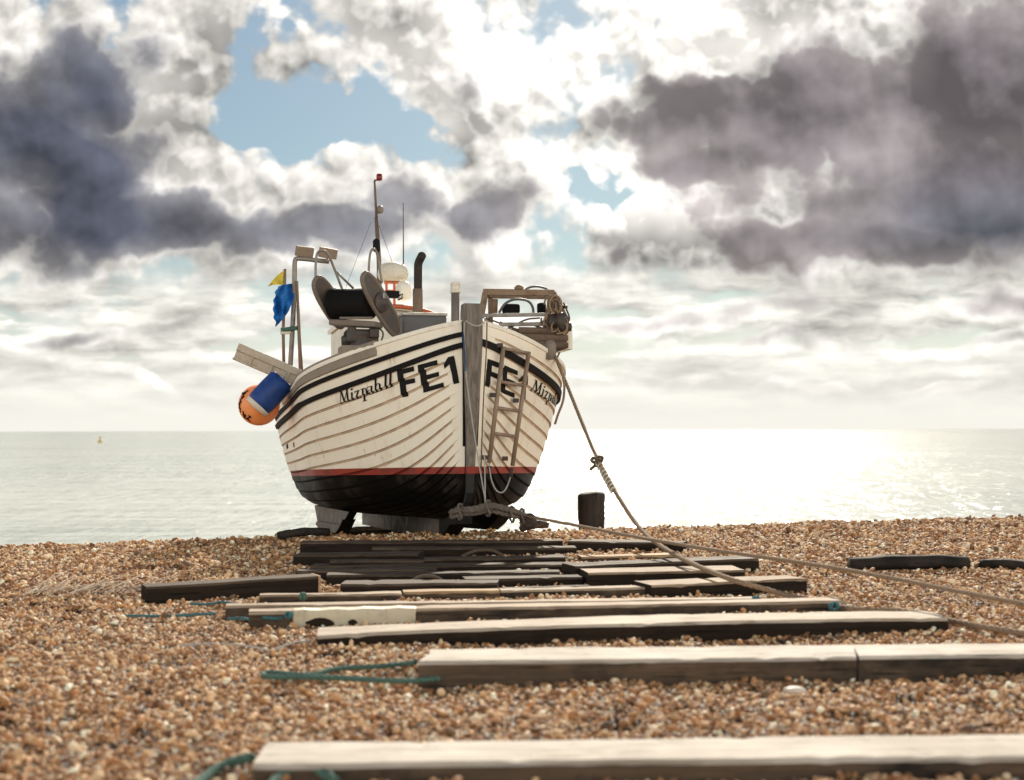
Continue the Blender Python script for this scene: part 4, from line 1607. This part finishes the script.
# ---- line hauler gantry on the other bow
YG = 17.35
gf = MB()
SQ = .065
tl, tr_ = PX(485.5, 292, YG), PX(552, 293, YG)
back = w2b(Vector((.05, .55, 0)))
gf.bar(tl + Vector((-.03, 0, 0)), tr_ + Vector((.03, 0, 0)), SQ, SQ + .01)
gf.bar(tl, PX(481, 318, YG), SQ, SQ)
gf.bar(tl, PX(480, 312, YG - .02), .05, .05)
gf.bar(tr_, PX(546, 328, YG), SQ, SQ)
gf.bar(tr_ + Vector((.02, .03, .01)), PX(566, 320, YG - .05), SQ * .9, SQ)
gf.bar(tl + back, tr_ + back, SQ * .8, SQ * .8)
gf.bar(tl, tl + back, SQ * .8, SQ * .8)
gf.bar(tr_, tr_ + back, SQ * .8, SQ * .8)
gf.bar(tl + back, tl + back - Vector((0, 0, .6)), SQ * .8, SQ * .8)
gf.bar(tr_ + back, tr_ + back - Vector((0, 0, .6)), SQ * .8, SQ * .8)
gf.bar(PX(494.6, 299, YG + .2), PX(494.2, 313, YG + .2), .06, .06)
gf.bar(PX(566, 320, YG - .05), PX(560, 336, YG - .05), SQ, SQ)
gf.lathe([(.05, 0), (.06, .03), (.03, .06), (0, .06)], PX(519, 290, YG), n=12)
gant = gf.build('line_hauler', RUSTY, boat)
q = MB(); q.bar(PX(482, 315.5, YG - .05), PX(546, 314.5, YG - .05), .05, .042); q.bar(PX(499, 324.5, YG - .08), PX(546, 324, YG - .08), .05, .045)
q.bar(PX(486, 318, YG), PX(487, 328, YG), .04, .04)
q.build('roller_bar', STEEL, gant)
q = MB()
q.tube(smooth_path([PX(499, 313, YG + .1), PX(504, 304, YG + .1), PX(512, 299.5, YG + .1), PX(521, 299, YG + .1), PX(529, 301, YG + .1), PX(533, 307, YG + .1), PX(533.5, 314, YG + .1)], 2), .016, 8)
q.tube(smooth_path([PX(525, 290, YG + .1), PX(530, 286.8, YG + .1), PX(538, 286.2, YG + .1), PX(545, 288, YG + .1), PX(549, 291, YG + .1)], 2), .014, 8)
q.build('hose', mat_plain('hose_grey', (.10, .10, .11), .5, .3), gant)
q = MB(); q.box(PX(511, 309, YG + .25), (.11, 0, 0), (0, .06, 0), (0, 0, .065), .04); q.build('roller', RUBBER, gant)
q = MB(); q.box(PX(541.5, 308.5, YG + .25), (.05, 0, 0), (0, .06, 0), (0, 0, .07), .03); q.build('roller', RUBBER, gant)
q = MB()
q.box(PX(536, 342, YG + .15), (.30, 0, 0), (0, .34, 0), (0, 0, .11), .012)
for k, zz_ in enumerate((.14, .05, -.04)):
    q.box(PX(536, 342, YG + .15) + Vector((0, -.345, zz_ - .03)), (.31, 0, 0), (0, .012, 0), (0, 0, .035), .006)
for dx, dy_, ln in ((-.35, -.1, .3), (-.28, -.2, .36), (-.40, .1, .3)):
    q.bar(PX(536, 334, YG + .15) + Vector((dx - ln, dy_, .04)), PX(536, 334, YG + .15) + Vector((dx + ln, dy_ - .04, -.01)), .07, .03)
q.build('wooden_bin', DWOOD, gant)
q = MB()
q.bar(PX(552, 328, YG), PX(555, 346, YG), .10, .10); q.bar(PX(556, 300, YG), PX(560, 322, YG), .09, .08)
q.lathe([(.10, 0), (.115, .03), (.07, .05), (.07, .12), (.115, .14), (.10, .17)], PX(553, 322, YG - .1), w2b(Vector((.8, -.6, 0))), n=16)
q.lathe([(.05, 0), (.06, .02), (.05, .09), (0, .1)], PX(564, 327, YG), w2b(Vector((1, 0, 0))), n=12)
q.tube([PX(561, 307, YG), PX(567.5, 306.8, YG)], .022, 8)
q.tube([PX(555, 299, YG), PX(560, 299.5, YG)], .025, 8)
q.build('winch_head', DSTEEL, gant)
q = MB()
rr = random.Random(4)
for k in range(11):
    c = atY(rr.uniform(548, 564), rr.uniform(302, 330), YG - rr.uniform(.05, .2))
    pts = []
    a0 = rr.uniform(0, 6)
    r0, r1 = rr.uniform(.05, .10), rr.uniform(.08, .2)
    for i in range(9):
        an = a0 + i * .7
        pts.append(bL(c + Vector((math.cos(an) * r0, rr.uniform(-.03, .03), math.sin(an) * r1))))
    q.rope(pts, .013)
q.build('rope_tangle', ROPE, gant)
q = MB()
for k in range(9):
    c = atY(rr.uniform(546, 566), rr.uniform(296, 334), YG - rr.uniform(.02, .2))
    e = c + Vector((rr.uniform(-.12, .12), rr.uniform(-.05, .08), rr.uniform(-.38, -.12)))
    m1 = c.lerp(e, .5) + Vector((rr.uniform(-.12, .12), rr.uniform(-.05, .05), rr.uniform(-.1, .05)))
    q.rope([bL(c), bL(m1), bL(e), bL(e + Vector((rr.uniform(-.1, .1), 0, rr.uniform(0, .12))))], .012)
for (x0, y0, x1, y1) in ((486, 318, 545, 329), (490, 330, 540, 318), (500, 322, 552, 336)):
    a_, b_ = atY(x0, y0, YG - .02), atY(x1, y1, YG - .06)
    q.rope([bL(a_), bL(a_.lerp(b_, .35) + Vector((0, -.03, -.05))), bL(a_.lerp(b_, .7) + Vector((0, -.02, .03))), bL(b_)], .012)
q.build('rope_tangle', ROPED, gant)
q = MB(); q.box(PX(562.3, 341.5, YG + .3), (.045, 0, 0), (0, .3, 0), (0, 0, .125), .012); q.build('white_board', WHITE, gant)
q = MB(); q.lathe([(.07, -.1), (.08, .06), (.06, .12), (0, .14)], PX(550, 351, 17.2), n=14); q.build('rope_post', mat_paint('post_grey', (.22, .18, .145), .6, .4), boat)

# ---- outrigger beam over the gunwale, viewer's left
bmq = MB()
a_, b_ = PX(236, 350.5, 18.9), PX(301, 378.5, 19.05)
d_ = (b_ - a_).normalized()
sidev = Vector((0, 1, 0)); sidev = (sidev - d_ * sidev.dot(d_)).normalized()
upv = d_.cross(sidev).normalized()
if upv.z < 0: upv = -upv
L2 = (b_ - a_).length / 2
cc = (a_ + b_) / 2
bmq.box(cc + upv * .055, d_ * L2, sidev * .06, upv * .05, .006)
bmq.box(cc - upv * .055 + sidev * .02, d_ * (L2 - .01), sidev * .04, upv * .06, .004)
bmq.box(cc - upv * .112, d_ * L2, sidev * .05, upv * .010, .003)
for t in (-.5, .1, .62):
    bmq.box(cc + d_ * L2 * t - upv * .05 - sidev * .025, d_ * .018, sidev * .02, upv * .055, .003)
bmq.build('outrigger_beam', mat_paint('beam_beige', (.52, .44, .34), .6, .6, (.24, .16, .10), 5), boat)

# ---- lamp frame and flag poles
lf = MB()
YL = 19.6
lf.tube(smooth_path([PX(290, 372, YL), PX(292.5, 330, YL), PX(294.5, 290, YL), PX(294.6, 264, YL), PX(295.2, 259, YL), PX(299, 258.3, YL), PX(329, 261.5, YL + .1)], 2), .034, 12)
lf.tube([PX(300.5, 374, YL), PX(299.5, 345, YL), PX(298, 305, YL)], .024, 8)
lfo = lf.build('lamp_frame', STEEL, boat)
for (px, py, tl_) in ((304.5, 251.5, .10), (328, 253, .14)):
    q = MB()
    c = PX(px, py, YL)
    ax = Vector((.125, 0, -.125 * tl_)); up_ = Vector((.010, -.03, .075)).normalized() * .070
    q.box(c, ax, up_.cross(ax).normalized() * .035, up_, .012)
    q.bar(c - up_, c - up_ - Vector((0, 0, .05)), .04, .03)
    q.build('floodlight', mat_paint('lamp_beige', (.25, .19, .135), .6, .6, (.15, .09, .05), 9), lfo)
q = MB(); q.tube(smooth_path([PX(281, 330, YL - .05), PX(288, 329, YL - .05), PX(297, 328, YL - .05)]), .03, 8); q.build('lashing', GREEN, lfo)
q = MB(); q.box(PX(285.5, 332, YL - .02), (.07, 0, .005), (0, .03, 0), (0, 0, .03), .01); q.build('float', CREAM, lfo)


def flag(name, polepts, rpole, outline_fn, matf, label, nx=16, ny=34):
    e = empty(name, bW(polepts[0]))
    tag(e, label, 'flag')
    bpy.context.view_layer.update()
    inv = e.matrix_world.inverted()
    pm_ = MB().tube([inv @ bW(p_) for p_ in polepts], rpole, 8)
    pm_.build('pole', mat_paint('pole_brown', (.22, .15, .10), .6, .4), e)
    mb = MB()
    vs = []
    for j in range(ny + 1):
        for i in range(nx + 1):
            vs.append(inv @ outline_fn(i / nx, j / ny))
    fs = [(j * (nx + 1) + i, j * (nx + 1) + i + 1, (j + 1) * (nx + 1) + i + 1, (j + 1) * (nx + 1) + i) for j in range(ny) for i in range(nx)]
    n0_ = len(vs)
    off = Vector((0, .004, 0))
    vs2 = [v + off for v in vs]
    mb.add(vs, fs, 0, True)
    mb.add(vs2, [f[::-1] for f in fs], 0, True)
    mb.build('cloth', matf, e, fix=False)
    return e


BLUEF = mat_plain('cloth_blue', (.012, .16, .50), .7, .35, scale=9, bump=.3)
YELF = mat_plain('cloth_yellow', (.75, .58, .06), .7, .3, scale=9, bump=.3)


def blue_fn(s, t):
    # hoist on the right (pole), tattered fly on the left, hanging
    xr = 294 - 7.5 * max(0, t - .55) ** 1.0 * 1.3
    xl = 277.5 - 5 * math.sin(2.6 * t + .2) + 3.4 * abs(((t * 5.3) % 1.) - .45) * (1 - .3 * t) + 1.2 * math.sin(31 * t)
    px = xr + (xl - xr) * s
    ytop, ybot = 283.5 + 3 * s * s, 309 + 18 * s ** .8
    py = ytop + (ybot - ytop) * t
    dep = .07 * math.sin(7 * s + 5 * t) + .05 * math.sin(13 * s - 3 * t) + .03 * math.sin(21 * s + 9 * t)
    return atY(px, py, 19.55 + dep)


flag('marker_flag', [PX(284, 378, 19.75), PX(283.2, 330, 19.7), PX(284.5, 290, 19.65), PX(285, 269, 19.65)], .022,
     lambda s, t: atY(284.2 - 16.5 * s, (270.5 + 15.5 * t) * (1 - s) + 287 * s - 2 * math.sin(3 * s), 19.62 + .04 * math.sin(6 * s + 2 * t)), YELF,
     'small yellow pennant on a thin brown pole at the left side of the boat', 10, 8)
flag('marker_flag', [PX(302, 374, 19.5), PX(299, 330, 19.55), PX(297, 281, 19.55)], .020, blue_fn, BLUEF,
     'tattered blue flag hanging from a pole at the left side of the boat')

# ---- fenders hanging over the side
ORB = mat_paint('buoy_orange', (.95, .34, .12), .45, .12, (.4, .10, .04), 5)
obuoy = empty('orange_buoy', atY(259, 405, 19.0))
tag(obuoy, 'round orange float with black marks hanging below the outrigger beam', 'buoy')
bpy.context.view_layer.update()
bc = MB()
cb = Vector((0, 0, 0))
rb = .275
axb = Vector((-.55, -.05, -.75)).normalized()
bc.lathe([(rb * math.sin(a), -rb * math.cos(a)) for a in np.linspace(.02, 3.12, 22)], cb, axb, n=32)
bc.build('float', ORB, obuoy)
ORB.node_tree.nodes['Principled BSDF'].inputs['Subsurface Weight'].default_value = .65
ORB.node_tree.nodes['Principled BSDF'].inputs['Subsurface Radius'].default_value = (1., .45, .2)
ORB.node_tree.nodes['Principled BSDF'].inputs['Subsurface Scale'].default_value = .35
mk_ = MB()
rr = random.Random(3)
for (ax_, az_) in ((-.62, .45), (-.74, .30), (-.80, .12), (-.84, -.06), (-.80, -.24), (-.55, -.55), (-.40, -.72), (-.5, .62), (-.62, -.42), (-.7, .55), (-.34, -.60)):
    yv = -math.sqrt(max(0.02, 1 - ax_ ** 2 - az_ ** 2))
    n = Vector((ax_, yv, az_)).normalized()
    t1 = n.orthogonal().normalized(); t2 = n.cross(t1)
    a = rr.uniform(0, 3)
    d1 = (t1 * math.cos(a) + t2 * math.sin(a)); d2 = n.cross(d1)
    mk_.box(n * (rb + .003), d1 * .036, d2 * .010, n * .003, 0)
    mk_.box(n * (rb + .003) + d1 * .02, d2 * .024, d1 * .008, n * .0035, 0)
mk_.build('painted_marks', BLACK, obuoy)
q = MB().rope([Vector((.14, .05, .25)), Vector((.22, .05, .40)), bW(PX(285, 374, 19.0)) - atY(259, 405, 19.0)], .012); q.build('lanyard', CORD, obuoy, fix=False)

BLUEB = mat_plain('fender_blue', (.012, .055, .24), .55, .35, scale=14, bump=.3)
fo = MB()
fa, fb = atY(283, 379, 18.72), atY(258.5, 405, 18.66)
fd = (fb - fa).normalized()
Lf = (fb - fa).length
fo.lathe([(.02, -.01), (.15, .0), (.178, .05), (.186, .2), (.184, Lf - .06), (.172, Lf)], fa, fd, n=24)
fcan = fo.build('blue_drum', BLUEB, origin=fa)
tag(fcan, 'dark blue plastic drum float slung under the outrigger beam, in front of the orange buoy', 'float')
q = MB(); q.lathe([(.168, Lf - .01), (.176, Lf + .0), (.168, Lf + .055), (.0, Lf + .07)], (0, 0, 0), fd, n=24); q.build('cream_rim', CREAM, fcan)
q = MB().rope([Vector((0, 0, 0)), Vector((.03, .02, .05)), bW(PX(288, 372, 18.8)) - fa], .012); q.build('lanyard', CORD, fcan, fix=False)

# ---- ladder leaning on the bow, viewer's right
def onhull(px, py, side, off):
    u, w = uw(px, py, side)
    return bW(hp(u, w, side, off))


lt0, lt1 = atY(503.5, 346.5, onhull(505, 349, 1, .1).y - .06), atY(528.8, 351.5, onhull(529, 354, 1, .1).y - .06)
lb0, lb1 = atY(489, 463, lt0.y - .02), atY(512.5, 466, lt1.y - .03)
LADM = mat_metal('ladder_tube', (.30, .22, .155), .6, .5, .2)
lad = empty('ladder', (lb0 + lb1) / 2)
tag(lad, 'narrow brown metal ladder hanging down the bow over the letters', 'ladder')
bpy.context.view_layer.update()
li = lad.matrix_world.inverted()
for a_, b_ in ((lb0, lt0), (lb1, lt1)):
    q = MB(); q.tube([li @ a_, li @ b_], .026, 10); q.build('rail', LADM, lad)
for t in (.985, .70, .475, .255):
    q = MB(); q.tube([li @ lb0.lerp(lt0, t), li @ lb1.lerp(lt1, t)], .020, 8); q.build('rung', LADM, lad)
for (px, py, ref) in ((493, 395, lb0), (516, 400.5, lb1), (485, 457.5, lb0), (505, 458.5, lb1), (500, 345.5, lt0)):
    top_ = lt0 if ref is lb0 else lt1
    k_ = max(0., min(1., (proj(ref)[1] - py) / (proj(ref)[1] - proj(top_)[1])))
    c = li @ atY(px, py, ref.lerp(top_, k_).y)
    q = MB(); q.box(c, (.035, 0, 0), (0, .03, 0), (0, 0, .025), .008); q.build('lug', DSTEEL, lad)
for a_, b_ in (((490, 466), (490, 474)), ((512, 468), (511, 477))):
    q = MB(); q.tube([li @ atY(*a_, lb0.y), li @ atY(*b_, lb0.y)], .02, 8); q.build('foot', DSTEEL, lad)

# ---- ropes on the boat
def wrope(pts, r, mat, label, name='rope', cat='rope'):
    mb = MB().rope(pts, r)
    return tag(mb.build(name, mat, fix=False, origin=pts[0]), label, cat)


wrope([atY(464.5, 322, 15.95), atY(464, 345, 15.9), atY(465.5, 372, 15.86), atY(472, 420, 15.82), atY(480, 470, 15.75), atY(486.5, 507, 15.62)], .0085, CORD, 'pale cord running from the left of the stem down to the strop under the bow')
wrope([atY(484.5, 456, 15.7), atY(485, 480, 15.65), atY(485.3, 507, 15.62)], .0085, CORD, 'pale cord hanging straight from the foot of the ladder to the strop')
wrope([atY(463.3, 333, 15.9), atY(464.2, 348, 15.87), atY(465, 362, 15.85), atY(465.3, 372, 15.85)], .009, mat_plain('rope_blue', (.02, .07, .17), .8), 'short blue rope beside the stem post on its left')
wrope([atY(466, 321, 15.85), atY(472, 325, 15.80), atY(479, 326.5, 15.80), atY(485, 322, 15.86)], .010, CORD, 'thin cord looped round the head of the stem post')
wrope([lb0, atY(491, 480, lb0.y - .05), atY(496, 491, lb0.y - .08), atY(502, 493.5, lb0.y - .08), atY(507, 488, lb0.y - .06), lb1 + Vector((0, 0, -.05))], .009, CORD, 'slack cord looping between the two feet of the ladder')
wrope([atY(487, 322, 15.9), atY(486.5, 350, 15.9), atY(484.2, 384, 15.85), atY(482.2, 430, 15.8), atY(481, 470, 15.75)], .008, ROPED, 'thin dark line hanging along the right edge of the stem post')
wrope([atY(551, 350, 17.3), atY(559, 362, 17.05), atY(564.5, 380, 16.95), atY(564, 400, 16.95), atY(558, 414, 17.0), atY(555, 424, 17.1)], .016, ROPE, 'brown rope bight hanging over the right gunwale against the hull')

# ---- hauling strop under the bow, a pulley block beside it
STM = mat_plain('strop_grey', (.15, .12, .095), .95, .5, scale=30, bump=.8)
ss = MB()
sp0 = [(451, 512, 15.6), (460, 508.5, 15.5), (476, 509, 15.42), (488, 505, 15.4), (500, 507, 15.42), (512, 511, 15.5), (522, 513.5, 15.65), (529, 517, 15.75)]
for dz, dy_, r_ in ((0, 0, .032), (-.04, .04, .032), (-.02, -.03, .026), (-.07, .0, .028)):
    ss.rope([atY(x_, y_, Y_ + dy_) + Vector((random.uniform(-.015, .015), 0, dz * (1 - .4 * i / 7) + random.uniform(-.012, .012))) for i, (x_, y_, Y_) in enumerate(sp0)], r_, n=7)
for k in (1, 3, 5, 6):
    x_, y_, Y_ = sp0[k]
    c = atY(x_, y_, Y_) - Vector((0, 0, .035))
    ss.tube([c + Vector((.02 * math.sin(a * 2), math.cos(a) * .075, math.sin(a) * .085)) for a in np.linspace(0, 6.283, 14)[:-1]], .014, 6, closed=True)
tag(ss.build('hauling_strop', STM, fix=False, origin=atY(488, 515, 15.4)), 'thick bundled grey rope strop slung round the forefoot of the boat', 'strop')
pb = MB()
c = atY(529, 521, 15.7)
pb.lathe([(.05, -.03), (.085, -.028), (.085, -.012), (.06, 0), (.085, .012), (.085, .028), (.05, .03)], c, (.25, 1, 0), n=18)
pb.bar(c + Vector((-.10, -.04, .05)), c + Vector((.07, -.04, -.03)), .05, .012)
pb.bar(c + Vector((-.10, .04, .05)), c + Vector((.07, .04, -.03)), .05, .012)
tag(pb.build('pulley_block', DSTEEL, origin=c), 'small dark pulley block where the haul rope meets the strop', 'pulley')
# packing under the after part of the keel, on the falling beach
for s in (3.2, 5.4, 7.2):
    cw = bW((0, s, -.01))
    cw.z -= .012
    gz = zg(cw.x, cw.y)
    hh = max(.12, cw.z - gz + .08)
    q = MB(); dirv = (BM.to_3x3() @ Vector((1, 0, 0))).normalized(); dirv.z = 0
    fw = Vector((-dirv.y, dirv.x, 0))
    q.box((0, 0, hh / 2), dirv * (.5 if s < 4 else .9), fw * .13, Vector((0, 0, hh / 2)), .015)
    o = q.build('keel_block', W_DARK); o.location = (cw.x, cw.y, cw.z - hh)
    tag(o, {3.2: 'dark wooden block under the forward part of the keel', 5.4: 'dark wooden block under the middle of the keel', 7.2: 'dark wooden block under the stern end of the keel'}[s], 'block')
